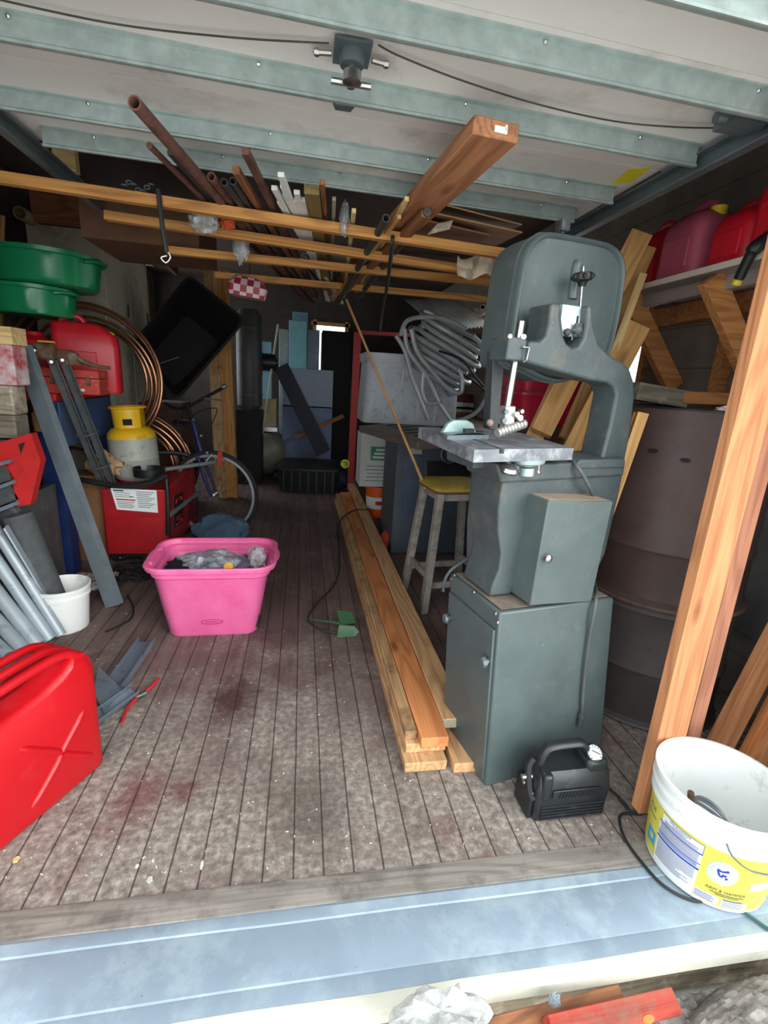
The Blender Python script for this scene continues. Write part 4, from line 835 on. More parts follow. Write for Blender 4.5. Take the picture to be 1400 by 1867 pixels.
cyl_fn = lambda ac, zc, off=.0022: (lambda x, y: V(((rz(zc+y)+off)*math.cos(ac+x/bR), (rz(zc+y)+off)*math.sin(ac+x/bR), zc+y)))
lab.mi = 2; add_text(lab, 'ARM & HAMMER', .0085, cyl_fn((ap0+ap1)/2, .1725)); add_text(lab, 'DETERGENT', .0075, cyl_fn((ap0+ap1)/2, .1655))
# round emblem: arm holding a hammer in a white disc
ac, zc = alg[0]+.02, .122
def disc(r0, r1, mi, off, n=40, rag=0):
    lab.mi = mi; f = cyl_fn(ac, zc, off); rr = []
    for r in (r0, r1): rr.append([f(r*(1+rag*((k % 2)*2-1)*(r == r1))*math.cos(2*math.pi*k/n), r*(1+rag*((k % 2)*2-1)*(r == r1))*math.sin(2*math.pi*k/n)) for k in range(n)])
    lab.loft(rr, False, False)
disc(.0005, .036, 5, .0016, 40, .04); disc(.0005, .024, 1, .0018); disc(.0255, .027, 1, .0021)
lab.mi = 2; f = cyl_fn(ac, zc, .0024)
def stroke(pts, w):
    for (x0, y0), (x1, y1) in zip(pts[:-1], pts[1:]):
        L = math.hypot(x1-x0, y1-y0); nx, ny = -(y1-y0)/L*w/2, (x1-x0)/L*w/2
        lab.face([lab.bm.verts.new(f(*q)) for q in ((x0+nx, y0+ny), (x1+nx, y1+ny), (x1-nx, y1-ny), (x0-nx, y0-ny))])
stroke([(-.014, .010), (-.004, .006), (.006, .010)], .006); stroke([(-.012, .006), (-.006, -.008), (.002, -.010)], .0055); stroke([(-.002, -.006), (.010, -.002)], .005); stroke([(.000, .001), (.013, -.014)], .003); stroke([(.006, .010), (.012, .013)], .008); stroke([(.008, -.015), (.014, -.009)], .004)
lab.mi = 6; add_text(lab, 'ARM & HAMMER', .0135, cyl_fn(ac+.13, .066))
for z, a, b, h in ((.056, -.10, .42, .0022), (.051, -.02, .34, .002)): patch(ac+a, ac+b, z, z+h, .0020, 6)
patch(ac+.12, ac+.42, .040, .0445, .0020, 3)
patch(ac-.30, ac+.06, .020, .045, .0016, 1); patch(ac+.10, ac+.52, .020, .040, .0016, 1)
for k in range(4):
    patch(ac-.29, ac-.0-.04*(k % 2), .0225+k*.0052, .0248+k*.0052, .0021, 2); patch(ac+.12, ac+.46-.05*(k % 2), .0215+k*.0045, .0234+k*.0045, .0021, 3)
patch(ac+.45, ac+.8, .085, .11, .0016, 1)
patch(ap0-.32, ap0-.04, .040, .085, .0014, 4); patch(ap0-.20, ap0-.05, .020, .045, .0018, 0); patch(ap0-.22, ap0-.10, .06, .075, .0019, 0)
lab.mi = 2; add_text(lab, 'PLUS', .018, cyl_fn(ap0-.26, .150)); lab.mi = 6
patch(ap0-.45, ap0-.1, .125, .128, .0019, 3)
lab.build('printed_label', LM, t)['label'] = 'yellow label with blue print and round emblem'
ah0, zh0 = bhit(1334, 1510)
mb = MB(); q = lambda a, z, r: V((r*math.cos(a), r*math.sin(a), z))
a1_, z1_ = bhit(1250, 1432)
mb.tube(cr([q(ah0, .216, rz(.216)+.002), q(ah0+.10, .196, rz(.2)+.014), q(ah0+.35, .176, rz(.18)+.02), q(ah0+.8, .165, rz(.17)+.02), q(ah0+1.3, .17, rz(.17)+.02), q(ah0+1.9, .19, rz(.2)+.016), q(ah0+2.6, .212, rz(.215)+.002)], 8), .0022, 8); mb.build('bail_handle', surf('wire', srgb(92, 98, 102), .4, .8), t)
WIRE = surf('grey_cable', srgb(96, 102, 108), .5)
t = thing('cable', 'grey cable looped inside the white bucket', 'cable', T(bx, by, .012))
aw = bhit(1245, 1432)[0]; w0 = V((math.cos(aw), math.sin(aw), 0)); wt = V((-w0.y, w0.x, 0))
for k, (hh, ex) in enumerate(((.255, .16), (.248, .12), (.235, .14))):
    mb = MB(); mb.tube(cr([w0*.118+wt*(-.01+k*.006)+V((0, 0, .225)), w0*.10+wt*.015+V((0, 0, hh)), w0*.085+wt*(.06+.012*k)+V((0, 0, hh-.008)), w0*.06+wt*(.09+.014*k)+V((0, 0, .17)), w0*.05+wt*(.085+.02*k)+V((0, 0, .08))], 8), .004, 8); mb.build('loop', WIRE, t)
mb = MB(); mb.tube(cr([w0*.122+V((0, 0, .262)), w0*.115+V((0, 0, .24)), w0*.105+wt*.01+V((0, 0, .20)), w0*.1+wt*.03+V((0, 0, .12))], 6), .008, 8); mb.build('clamp', surf('rusty_clamp', srgb(84, 58, 48), .7, .3, .3, 30), t)
# ------------------------------------------------------------------ red jerry can at the left edge
C0 = at(195, 1392, z=0); C1 = at(0, 1560, z=0); dj = (C0-C1).normalized(); MJ = frame(C0, dj)
JER = surf('jerry_red', srgb(178, 12, 24), .36, 0, .08, 4, .05, 50, dirt=srgb(168, 40, 46), dirt_amt=.12, dscale=8)
t = thing('jerry_can', 'large red jerry can with embossed cross near the left edge', 'jerry can', MJ)
JW, JH, JD = .385, .405, .165
def jring(y, k):
    o = [(-.012, 0), (-JW+.02, 0), (-JW+.006, .006), (-JW, .02), (-JW, JH-.06), (-JW+.02, JH-.03), (-JW+.08, JH-.05), (-.17, JH-.035), (-.10, JH-.012), (-.06, JH+.018), (-.024, JH+.012), (-.008, JH-.012), (0, JH-.04), (0, .012)]
    cx, cz = -JW/2, JH/2
    return [V((cx+(x-cx)*(1-k/JW*2), y, cz+(z-cz)*(1-k/JH*2))) for x, z in o]
mb = MB(); mb.loft([jring(0, .022), jring(.006, .008), jring(.016, 0), jring(.075, 0), jring(.079, -.003), jring(.086, -.003), jring(.09, 0), jring(JD-.016, 0), jring(JD-.006, .008), jring(JD, .022)])
jb = mb.build('can_body', JER, t, angle=32)
for pts in (((155, 1293), (116, 1366), (104, 1394), (58, 1476)), ((36, 1366), (98, 1370), (122, 1375), (170, 1378))):
    pp = []
    for px, py in pts:
        d = MJ.inverted().to_3x3() @ ray(px, py); o = MJ.inverted() @ CP; tt = -o.y/d.y; pp.append(o+d*tt+V((0, .0035, 0)))
    mb = MB(); mb.tube(cr(pp, 5), [.004]+[.011]*14+[.004], 10); mb.build('embossed_rib', JER, jb)
for y in (.028, .083, .138):
    mb = MB(); mb.tube(cr([(-.04, y, JH+.006), (-.07, y, JH+.026), (-.12, y, JH+.034), (-.25, y, JH+.026), (-.30, y, JH+.014), (-.325, y, JH-.05)], 6), .013, 12); mb.build('carry_bar', JER, t)
mb = MB(); mb.lathe([(.03, 0), (.03, .02), (.024, .03), (.001, .03)], 24, T(-JW+.04, JD/2, JH-.03)); mb.build('cap', BLACK, t)
# ------------------------------------------------------------------ pink bin and contents
PK = newmat('pink_tote_plastic'); m_, nt_, bs_ = PK
tc_ = N(nt_, 'ShaderNodeTexCoord'); sx_ = N(nt_, 'ShaderNodeSeparateXYZ'); nt_.links.new(tc_.outputs['Object'], sx_.inputs[0])
nz_ = noise(nt_, tc_.outputs['Object'], 9, 7, .65); col_ = ramp(nt_, nz_, [(.3, srgb(226, 92, 152)), (.7, srgb(238, 118, 170))])
nt_.links.new(col_, bs_.inputs['Base Color']); bs_.inputs['Roughness'].default_value = .42; bs_.inputs['Subsurface Weight'].default_value = .12; bs_.inputs['Subsurface Radius'].default_value = (.05, .015, .03)
bump(nt_, bs_, noise(nt_, tc_.outputs['Object'], 60, 4), .06)
PINK = m_
b0, b1 = at(310, 1167, z=0), at(475, 1155, z=0); bw = (b1-b0).length
MP = frame((b0+b1)/2+V((-.02, .165, 0)), (b1-b0)+V((0, -.03, 0)))
t = thing('storage_bin', 'pink plastic storage bin full of odds and ends on the floor', 'storage bin', MP)
rg = [rrect(bw-.02, .30, .05, 0, 6), rrect(bw, .32, .055, .012, 6), rrect(bw+.10, .385, .07, .31, 6), rrect(bw+.105, .39, .07, .315, 6), rrect(bw+.125, .41, .08, .322, 6), rrect(bw+.13, .415, .08, .345, 6), rrect(bw+.175, .45, .10, .352, 6), rrect(bw+.185, .46, .10, .372, 6), rrect(bw+.175, .455, .10, .378, 6)]
mb = MB(); mb.open_bin(rg, .012); bb = mb.build('bin_body', PINK, t, angle=40)
for s in (-1, 1):
    mb = MB(); x = s*(bw/2+.078); mb.tube(cr([(x-.01*s, -.10, .36), (x+.012*s, -.06, .362), (x+.018*s, 0, .362), (x+.012*s, .06, .362), (x-.01*s, .10, .36)], 6), .009, 10); mb.build('grip', PINK, t)
mb = MB(); mb.tube([V((.05*math.cos(a), -.1735-.00, .085+.012*math.sin(a))) for a in [i*math.pi/20 for i in range(40)]], .0016, 6, closed=True); mb.tube([V((-.03, -.1738, .085)), V((.03, -.1738, .085))], .0015, 6)
em = mb.build('oval_emblem', surf('pink_emblem', srgb(178, 52, 116), .5), t)
GBAG = glassy('grey_film', srgb(176, 180, 190), .7, .15)
def in_bin(dx, dy, z): return MP @ V((dx, dy, z))
crumple('plastic_bag', 'crumpled grey translucent bag heaped in the pink bin', 'plastic bag', in_bin(-.02, -.02, .335), (.15, .11, .045), GBAG, 11, .45, 7)
crumple('cloth', 'black cloth bundle at the left side of the pink bin', 'cloth', in_bin(-.13, -.04, .305), (.10, .12, .045), BLACK_M, 12)
crumple('glove', 'pale lilac grey glove draped at the right of the pink bin', 'glove', in_bin(.20, .01, .335), (.045, .05, .06), surf('lilac_cloth', srgb(168, 156, 164), .9, 0, .2, 14, .3, 60), 13)
crumple('cloth', 'mauve cloth between yellow cap and glove in the pink bin', 'cloth', in_bin(.12, .0, .315), (.06, .09, .03), surf('mauve_cloth', srgb(104, 88, 112), .9), 14)
mb = MB(); mb.lathe([(.001, 0), (.022, 0), (.024, .008), (.022, .020), (.001, .022)], 24, RX(50)); tag(mb.build('bottle_cap', surf('amber_plastic', srgb(222, 168, 40), .4), M=T(in_bin(.075, -.11, .335))), 'round amber yellow cap in the pink bin', 'cap')
mb = MB(); mb.box((0, 0, 0), (bw+.02, .28, .25)); bx_ = mb.build('packed_items', BLACK_M, M=MP @ T(0, 0, .155)); tag(bx_, 'dark packed items filling the lower pink bin', 'packed items', kind='stuff')
# ------------------------------------------------------------------ yellow topped stool
SG = surf('stool_grey_paint', srgb(150, 144, 136), .6, 0, .15, 8, .15, 40, dirt=srgb(100, 92, 82), dirt_amt=.3)
SY = surf('mustard_vinyl', srgb(176, 154, 62), .6, 0, .12, 12, .25, 40, dirt=srgb(138, 116, 58), dirt_amt=.25)
s0 = at(790, 897, y=2.46); SZ = s0.z; cx_, cy_ = s0.x+.15, 2.60
MSt = T(cx_, cy_, 0) @ RZ(8)
t = thing('stool', 'wooden stool with mustard yellow padded seat behind the band saw', 'stool', MSt)
mb = MB(); mb.loft([rrect(.30, .28, .05, SZ, 5), rrect(.33, .31, .06, SZ+.006, 5), rrect(.34, .32, .065, SZ+.022, 5), rrect(.31, .29, .06, SZ+.034, 5), rrect(.2, .18, .05, SZ+.038, 5)]); st = mb.build('seat_pad', SY, t, angle=50)
mb = MB(); mb.loft([rrect(.31, .29, .04, SZ-.008, 5), rrect(.335, .315, .06, SZ, 5), rrect(.335, .315, .06, SZ+.005, 5)]); mb.build('seat_trim', surf('rust_vinyl', srgb(120, 72, 36), .6), st)
for sx in (-1, 1):
    for sy in (-1, 1):
        mb = MB(); a = V((sx*.125, sy*.115, SZ-.009)); b = V((sx*.185, sy*.165, .0)); h = .02
        mb.hexa([b+V((-h, -h, 0)), b+V((h, -h, 0)), b+V((h, h, 0)), b+V((-h, h, 0)), a+V((-h, -h, 0)), a+V((h, -h, 0)), a+V((h, h, 0)), a+V((-h, h, 0))]); mb.build('leg', SG, t, bevel=.002)
def lp(sx, sy, z): k = 1-z/(SZ-.009); return V((sx*(.125+.06*k), sy*(.115+.05*k), z))
for (a, b, z, hh) in (((-1, -1), (1, -1), .16, .035), ((-1, 1), (1, 1), .16, .035), ((-1, -1), (-1, 1), .21, .035), ((1, -1), (1, 1), .21, .035)):
    mb = MB(); p, q_ = lp(*a, z), lp(*b, z); Mx = frame((p+q_)/2, q_-p); mb.box((p+q_)/2, ((q_-p).length-.03, .02, hh), Mx.to_3x3().to_4x4()); mb.build('stretcher', SG, t, bevel=.002)
for (a, b) in (((-1, -1), (1, -1)), ((-1, 1), (1, 1)), ((-1, -1), (-1, 1)), ((1, -1), (1, 1))):
    mb = MB(); p, q_ = lp(*a, SZ-.03), lp(*b, SZ-.03); Mx = frame((p+q_)/2, q_-p); mb.box((p+q_)/2, ((q_-p).length-.03, .022, .042), Mx.to_3x3().to_4x4()); mb.build('apron', SG, t, bevel=.002)
# ------------------------------------------------------------------ steel channel offcuts and red pliers on the floor
def channel(name, label, A, B, w, h, th, mat, up=(0, 0, 1), flip=1):
    A, B = V(A), V(B); Mx = frame(A, B-A, up); L = (B-A).length; mb = MB()
    pr = [(-w/2, 0), (w/2, 0), (w/2, h), (w/2-th, h), (w/2-th, th), (-w/2+th, th), (-w/2+th, h), (-w/2, h)]
    mb.loft([[V((x, y, z*flip)) for y, z in pr] for x in (0, L)]); return tag(mb.build(name, mat, M=Mx), label, 'steel channel')
CHB = surf('channel_blue_grey', srgb(122, 136, 150), .5, .5, .12, 10, .1, 40, dirt=srgb(80, 88, 96), dirt_amt=.2)
channel('steel_channel', 'blue grey steel channel lying open side up behind the red jerry can', at(205, 1262, z=.012), at(268, 1172, z=.012), .075, .03, .004, CHB)
channel('steel_channel', 'short steel channel end sticking out past the red jerry can', at(160, 1322, z=.02), at(243, 1262, z=.02), .045, .03, .004, CHB, (.4, -.4, 1))
sheet('steel_plate', 'flat triangular steel plate leaning beside the red jerry can', 'steel plate', [at(180, 1215, z=.06), at(222, 1256, z=.045), at(190, 1300, z=.045), at(170, 1260, z=.05)], .004, CHB)
t = thing('pliers', 'red handled pliers lying open on the floor by the steel channel', 'pliers', T(at(258, 1262, z=0)))
RH = surf('red_grip', srgb(178, 34, 42), .5)
mb = MB(); mb.tube(cr([at(222, 1318, z=.008), at(232, 1292, z=.01), at(250, 1272, z=.012)], 6), [.004]+[.0065]*11+[.005], 8); mb.build('handle', RH, t, world=True)
mb = MB(); mb.tube(cr([at(290, 1236, z=.01), at(280, 1248, z=.012), at(262, 1264, z=.012)], 6), [.004]+[.0065]*11+[.005], 8); mb.build('handle', RH, t, world=True)
mb = MB(); mb.tube([at(246, 1272, z=.012), at(266, 1262, z=.012)], .009, 8); mb.tube([at(252, 1278, z=.010), at(268, 1272, z=.010)], .005, 6); mb.build('jaw', CHROME, t, world=True)
CHIPM = surf('pale_chip', srgb(196, 202, 196), .7)
for i, (px, py, s, lab_) in enumerate(((368, 1578, .009, 'long pale flake on the floorboards by the sill'), (273, 1605, .010, 'square pale flake nearest the sill on the floor'), (279, 1570, .005, 'tiny pale flake above the square one'), (30, 1568, .010, 'yellowish wood chip near the red jerry can base'), (250, 1580, .006, 'pinkish chip left of the tiny pale flake'))):
    p = at(px, py, z=.001); mb = MB(); pts = [(s*(.5+.5*math.sin(k*2.1+i))*math.cos(k*1.257)*(.6 if i == 0 else 1), s*(1.0+.3*math.sin(k*3+i))*math.sin(k*1.257)) for k in range(5)]
    mb.prism([(s*math.cos(k*1.257+i)*(.5 if i == 0 else .8), s*(1.6 if i == 0 else 1)*math.sin(k*1.257+i)) for k in range(5)], 0, .003); tag(mb.build('paint_flake', CHIPM if i != 3 else W_PALE, M=T(p)), lab_, 'flake')
mb = MB()
for k in range(420):
    x, y = RND.uniform(-1.2, 1.0), 1.0+RND.random()**1.7*2.6; s = RND.uniform(.001, .003); a = RND.uniform(0, 6.3)
    mb.box((x, y, .0012), (s*RND.uniform(1, 3.5), s, .0015), M4.Rotation(a, 4, 'Z'))
tag(mb.build('wood_chips', CHIPM), 'pale wood chips and crumbs scattered over the floorboards', 'chips', kind='stuff')
# ------------------------------------------------------------------ debris in front of the threshold
RPL = wood('red_painted_board', srgb(168, 62, 44), srgb(122, 38, 30), 0, dirt=srgb(120, 96, 80), dirt_amt=.3)
board('board', 'red painted board end below the white threshold edge', 'board', at(1000, 1880, y=.60), at(1228, 1826, y=.635), .045, .03, RPL, (0, -.4, 1))
board('board', 'brown splintered board left of the red painted board', 'board', at(890, 1875, y=.625), at(1130, 1812, y=.66), .03, .02, W_BROWN, (0, -.4, 1))
c = at(800, 1872, y=.60); crumple('plastic_sheet', 'clear plastic sheet bunched below the white threshold edge', 'plastic sheet', c, (.10, .05, .06), CLEAR, 31, .5, 6)
c = at(1008, 1838, y=.648); crumple('plastic_scrap', 'bluish plastic scrap hanging under the threshold edge', 'plastic scrap', c, (.016, .008, .045), glassy('blue_film', srgb(190, 215, 226), .6), 33)
GRV = surf('rubble', srgb(158, 152, 146), .95, 0, .35, 30, 1.0, 60, dirt=srgb(92, 84, 80), dirt_amt=.35)
mb = MB(); c = at(1390, 1830, y=.60); n = 46; rows = []
for j in range(n+1):
    rr = []
    for i in range(n+1):
        u, v = i/n*2-1, j/n*2-1; r = math.hypot(u, v); h = max(0, 1-r*r)
        rr.append(V((u*.26, v*.15, .16*h**.7+.03*NZ.noise((u*7, v*5, 2))*h+.014*NZ.noise((u*22, v*16, 7)))))
    rows.append(rr)
mb.loft(rows, False, False, closed=False); tag(mb.build('rubble_heap', GRV, M=T(c.x+.05, .53, c.z-.085), angle=20), 'heap of pale broken rubble at the lower right corner', 'rubble', kind='stuff')
mb = MB(); mb.ball((0, 0, 0), (.014, .008, .003), 10); tag(mb.build('leaf', surf('orange_leaf', srgb(176, 104, 40), .7), M=T(at(1182, 1858, y=.575)) @ RX(50)), 'curled orange leaf beside the red painted board', 'leaf')
# ------------------------------------------------------------------ red and blue bench on the left
RBN = surf('bench_red', srgb(190, 36, 34), .5, .1, .12, 8, .08, 40, dirt=srgb(120, 40, 36), dirt_amt=.2)
BBN = surf('bench_blue', srgb(58, 88, 130), .5, .1, .12, 8, .06, 40, dirt=srgb(70, 84, 104), dirt_amt=.15)
NAVY = surf('bench_navy', srgb(34, 56, 112), .5, .1, .15, 8)
BX, BZ = -1.34, 1.075
t = thing('workbench', 'steel workbench with red top and blue legs along the left wall', 'workbench', T(BX, 2.98, 0))
mb = MB(); mb.box((-.335, .40, BZ-.02), (.67, .80, .04)); mb.build('bench_top', RBN, t, bevel=.006)
mb = MB(); mb.box((-.012, .40, BZ-.175), (.02, .74, .26)); mb.build('apron', BBN, t, bevel=.004)
for x, y in ((-.06, .05), (-.06, .75), (-.6, .05), (-.6, .75)):
    mb = MB(); mb.prism([(-.055, -.05), (.055, -.05), (.055, .05), (.045, .05), (.045, -.04), (-.055, -.04)], 0, BZ-.04, T(x, y, 0)); mb.build('leg', NAVY, t)
mb = MB(); mb.box((-.33, .40, .30), (.56, .70, .03)); mb.build('lower_shelf', RBN, t)
def toolbox(c, w, d, h, M=None):
    M = M or T(c); t = thing('toolbox', 'small old red toolbox with chipped paint and rusty latches on bench', 'toolbox', M)
    m = surf('chipped_red', srgb(186, 62, 54), .65, 0, .15, 10, .15, 40, dirt=srgb(190, 160, 148), dirt_amt=.18, dscale=20)
    mb = MB(); mb.box((0, 0, h*.32), (w, d, h*.64)); b = mb.build('box_body', m, t, bevel=.003)
    mb = MB(); mb.box((0, 0, h*.83), (w*1.01, d*1.01, h*.33)); mb.build('lid', m, t, bevel=.004)
    for x in (-.3, .32):
        mb = MB(); mb.box((w*x, -d/2-.004, h*.55), (.02, .008, .05)); mb.cyl((w*x-.01, -d/2-.008, h*.42), (w*x+.01, -d/2-.008, h*.42), .006, seg=8); mb.build('latch', surf('rusty_latch', srgb(112, 90, 66), .7, .3, .3, 30), b)
    mb = MB(); mb.box((w*.15, -d/2-.001, h*.18), (.05, .002, .014)); mb.build('name_plate', WHITE, b)
a, b = at(76, 705, y=3.02), at(178, 702, y=3.02)
toolbox(None, (b-a).length, .16, .135, frame(V(((a.x+b.x)/2, 3.10, BZ+.001)), (1, .05, 0)))
c = at(140, 640, y=3.36)
def rect_can(name, label, M, w, d, h, mat):
    t = thing(name, label, 'fuel can', M)
    mb = MB(); mb.loft([rrect(w*.96, d*.96, .03, 0, 5), rrect(w, d, .035, .012, 5), rrect(w, d, .035, h*.66, 5), rrect(w*.98, d*.95, .04, h*.82, 5, -w*.01), rrect(w*.80, d*.8, .05, h*.96, 5, -w*.10), rrect(w*.68, d*.6, .05, h, 5, -w*.16)])
    b = mb.build('can_body', mat, t, angle=45)
    mb = MB(); mb.box((-w*.10, -d/2-.002, h*.36), (w*.52, .01, h*.46)); mb.build('side_panel', mat, b, bevel=.004)
    mb = MB(); mb.tube(cr([(w*.02, 0, h*.95), (-w*.1, 0, h*1.08), (-w*.35, 0, h*1.02), (-w*.47, 0, h*.8)], 6), .016, 10); mb.build('handle', mat, t)
    mb = MB(); mb.lathe([(.022, 0), (.022, .045), (.012, .05)], 16, T(w*.33, 0, h*.80) @ RY(24)); mb.build('cap', YEL, t); return t
rect_can('fuel_can', 'tall red plastic fuel can with yellow cap on the red topped bench', frame(V((at(155, 640, y=3.3).x, 3.34, BZ+.001)), (1, .25, 0)), .345, .2, .40, REDS[2])
p = at(58, 610, y=3.28)
t = thing('gas_can', 'round red metal gas can beneath the green drain pans', 'gas can', T(p.x, 3.30, BZ+.001))
mb = MB(); mb.lathe([(.12, 0), (.126, .01), (.126, .20), (.120, .215), (.126, .22), (.10, .28), (.05, .31), (.045, .33), (.001, .33)], 36); mb.build('can_body', REDS[0], t)
mb = MB(); mb.box((.02, -.127, .12), (.05, .004, .08)); mb.build('paper_label', WHITE, t)
mb = MB(); mb.tube(cr([(-.12, 0, .2), (-.15, 0, .27), (-.09, 0, .33), (-.03, 0, .32)], 6), .01, 8); mb.build('handle', REDS[0], t)
# green drain pans
GPAN = surf('green_pan_plastic', srgb(18, 132, 84), .32, 0, .08, 5, .03, 50)
def drain_pan(label, c, r, h, tw, ang):
    t = thing('drain_pan', label, 'drain pan', T(c) @ RZ(ang)); n = 60
    def ring(k, z, rib=0): return [V(((r*k+(rib if (i % 10) in (0, 1) else 0))*math.cos(2*math.pi*i/n), (r*k+(rib if (i % 10) in (0, 1) else 0))*math.sin(2*math.pi*i/n), z)) for i in range(n)]
    mb = MB(); mb.loft([ring(.86, 0), ring(.90, .008), ring(.91, .03, .006), ring(.97, h*.75, .006), ring(.98, h*.85), ring(1.02, h*.88), ring(1.03, h), ring(1.0, h), ring(.95, h*.86), ring(.93, h*.6), ring(.30, h*.45)])
    mb.build('pan_body', GPAN, t, angle=40)
    mb = MB(); mb.tube(cr([(r*.96, -.09, h*.78), (r*1.10, -.05, h*.84), (r*1.15, 0, h*.84), (r*1.10, .05, h*.84), (r*.96, .09, h*.78)], 6), .013, 10, flat=.7); mb.build('handle', GPAN, t)
    mb = MB(); mb.prism([(-.06, r*.95), (.06, r*.95), (.03, r*1.2), (-.03, r*1.2)], h*.82, h*.92); mb.build('spout', GPAN, t)
pz = at(70, 556, y=3.2).z-.02
drain_pan('lower green drain pan resting on the red cans', V((at(58, 540, y=3.25).x, 3.27, BZ+.415)), .215, .15, 0, -18)
drain_pan('upper green drain pan stacked on top of the lower one', V((at(88, 490, y=3.25).x, 3.25, BZ+.415+.155)), .27, .17, 0, -10)
# tan metal cabinet and what lies on it
TAN = surf('putty_enamel', srgb(172, 166, 148), .6, 0, .07, 3, .05, 40, dirt=srgb(112, 104, 88), dirt_amt=.2, dscale=5)
c0, c1 = at(45, 402, y=4.05), at(181, 424, y=4.05); ct = (c0.z+c1.z)/2; cxr = c1.x
t = thing('metal_cabinet', 'tall putty coloured metal cabinet behind the green drain pans', 'cabinet', T(cxr, 4.05, 0)); w_ = cxr-c0.x
mb = MB(); mb.box((-w_/2, .52, ct/2), (w_, 1.04, ct)); mb.build('cabinet_body', TAN, t, bevel=.004)
for y0, y1 in ((.02, .50), (.515, 1.02)):
    mb = MB(); mb.box((.005, (y0+y1)/2, ct/2), (.012, y1-y0, ct-.06)); dd_ = mb.build('door', TAN, t, bevel=.002)
    mb = MB(); mb.box((.013, y1-.06, ct*.78), (.01, .03, .09)); mb.build('latch', CHAR, dd_)
A, Bq = at(59, 378, y=4.02), at(188, 400, y=4.02)
bw_ = (Bq-A).length
t = thing('wooden_trough', 'long brown boxed beam lying on top of the putty cabinet', 'beam', frame(V(((A.x+Bq.x)/2, 4.0, ct+.002)), (1, 0, 0)))
hh = .20
mb = MB(); mb.box((0, .01, hh/2), (bw_, .02, hh)); mb.build('end_board', W_BROWN, t)
for x in (-bw_/2+.012, bw_/2-.012): mb = MB(); mb.box((x, .62, hh/2), (.024, 1.18, hh)); mb.build('side_board', W_BROWN, t)
mb = MB(); mb.box((0, .62, .011), (bw_-.05, 1.18, .02)); mb.build('bottom_board', W_BROWN, t)
board('board', 'dark board leaning in the brown boxed beam over the cabinet', 'board', at(222, 392, y=4.1), at(322, 490, y=5.1), .03, .12, W_DARK)
p = at(36, 388, y=3.9); mb = MB(); mb.pipe((0, 0, 0), (0, .9, 0), .04, .034, 24); tag(mb.build('pvc_pipe', surf('tan_pvc', srgb(150, 128, 98), .6), M=T(p)), 'open tan pipe end beside the brown boxed beam', 'pipe')
board('board', 'thin pale upright board at the far left edge by the green pans', 'board', at(-3, 620, y=3.85), at(1, 392, y=3.85), .04, .03, W_PINE, (0, -1, 0))
# copper tubing coils
COP = surf('copper_tube', srgb(172, 122, 92), .34, .85, .15, 10, .03, 40, dirt=srgb(110, 72, 54), dirt_amt=.2)
def coil(label, c, rad, n, r, dy, dr, tilt=0, sx=1.0):
    t = thing('copper_coil', label, 'copper tubing', T(c)); 
    for k in range(n):
        q = rad-dr*k; mb = MB(); ox = RND.uniform(-.012, .012)
        mb.tube([V((ox+q*sx*math.cos(a), dy*k+.02*math.sin(a*2+k), q*math.sin(a)+.01*math.sin(k*2))) for a in [i*math.pi/36 for i in range(72)]], r, 8, closed=True); mb.build('loop', COP, t)
    return t
c = at(128, 690, y=3.9); coil('upper coil of copper tubing rising behind the tall red fuel can', V((c.x+.12, 3.86, c.z)), .51, 5, .011, .035, .038)
c = at(235, 850, y=4.02); coil('lower coil of copper tubing behind the yellow topped cylinder', V((c.x, 4.06, .46)), .455, 6, .010, .016, .030)
# refrigerant cylinder on the welder
W0 = at(198, 1022, z=0); wy = 3.16; wx0, wx1 = at(190, 960, y=wy).x, at(306, 960, y=wy).x; wyb = at(368, 900, x=wx1).y; wt_ = .505
t = thing('welder', 'red welding machine with white instruction plate beneath the yellow topped cylinder', 'welder', T(wx0, wy, 0)); ww, wd_ = wx1-wx0, min(wyb-wy, .85)
WRED = surf('welder_red', srgb(172, 24, 32), .42, .1, .1, 6, .05, 50, dirt=srgb(96, 34, 36), dirt_amt=.2)
mb = MB(); mb.box((ww/2, wd_/2, .07+(wt_-.07)/2), (ww, wd_, wt_-.07)); wb = mb.build('casing', WRED, t, bevel=.008)
mb = MB(); mb.box((ww/2, -.003, .09+.12), (ww-.02, .006, .22)); mb.build('front_panel', WRED, wb, bevel=.002)
for x, y in ((.05, .08), (ww-.05, .08), (.05, wd_-.1), (ww-.05, wd_-.1)):
    mb = MB(); mb.cyl((x-.03, y, .05), (x+.03, y, .05), .05); mb.build('wheel', RUB, t)
mb = MB(); mb.box((ww/2, wd_/2, .06), (ww-.04, wd_-.04, .03)); mb.build('chassis', BLACK, t)
IV = T(-wx0, -wy, 0)
def wf(px, py, o=0): return IV @ at(px, py, y=wy-o)
pl = [wf(x, y, .008) for x, y in ((201, 890), (285, 894), (288, 935), (213, 929))]
mb = MB(); mb.loft([pl, [p+V((0, .004, 0)) for p in pl]]); plq = mb.build('instruction_plate', surf('plate_white', srgb(226, 232, 232), .5, 0, .04), t)
P4 = lambda u, v: pl[0]*(1-u)*(1-v)+pl[1]*u*(1-v)+pl[2]*u*v+pl[3]*(1-u)*v
mb = MB()
def bar(mb, u0, u1, v0, v1): 
    q = [P4(u0, v0)+V((0, -.001, 0)), P4(u1, v0)+V((0, -.001, 0)), P4(u1, v1)+V((0, -.001, 0)), P4(u0, v1)+V((0, -.001, 0))]; mb.face([mb.bm.verts.new(p) for p in q])
for k in range(9): bar(mb, .54, .95-.06*(k % 3), .10+k*.085, .125+k*.085)
for k in range(3): bar(mb, .06, .40, .18+k*.09, .20+k*.09)
for k in range(4): bar(mb, .06, .46-.05*(k % 2), .60+k*.08, .625+k*.08)
bar(mb, .05, .27, .06, .12); bar(mb, .38, .47, .33, .37); mb.build('printed_lines', DK, plq)
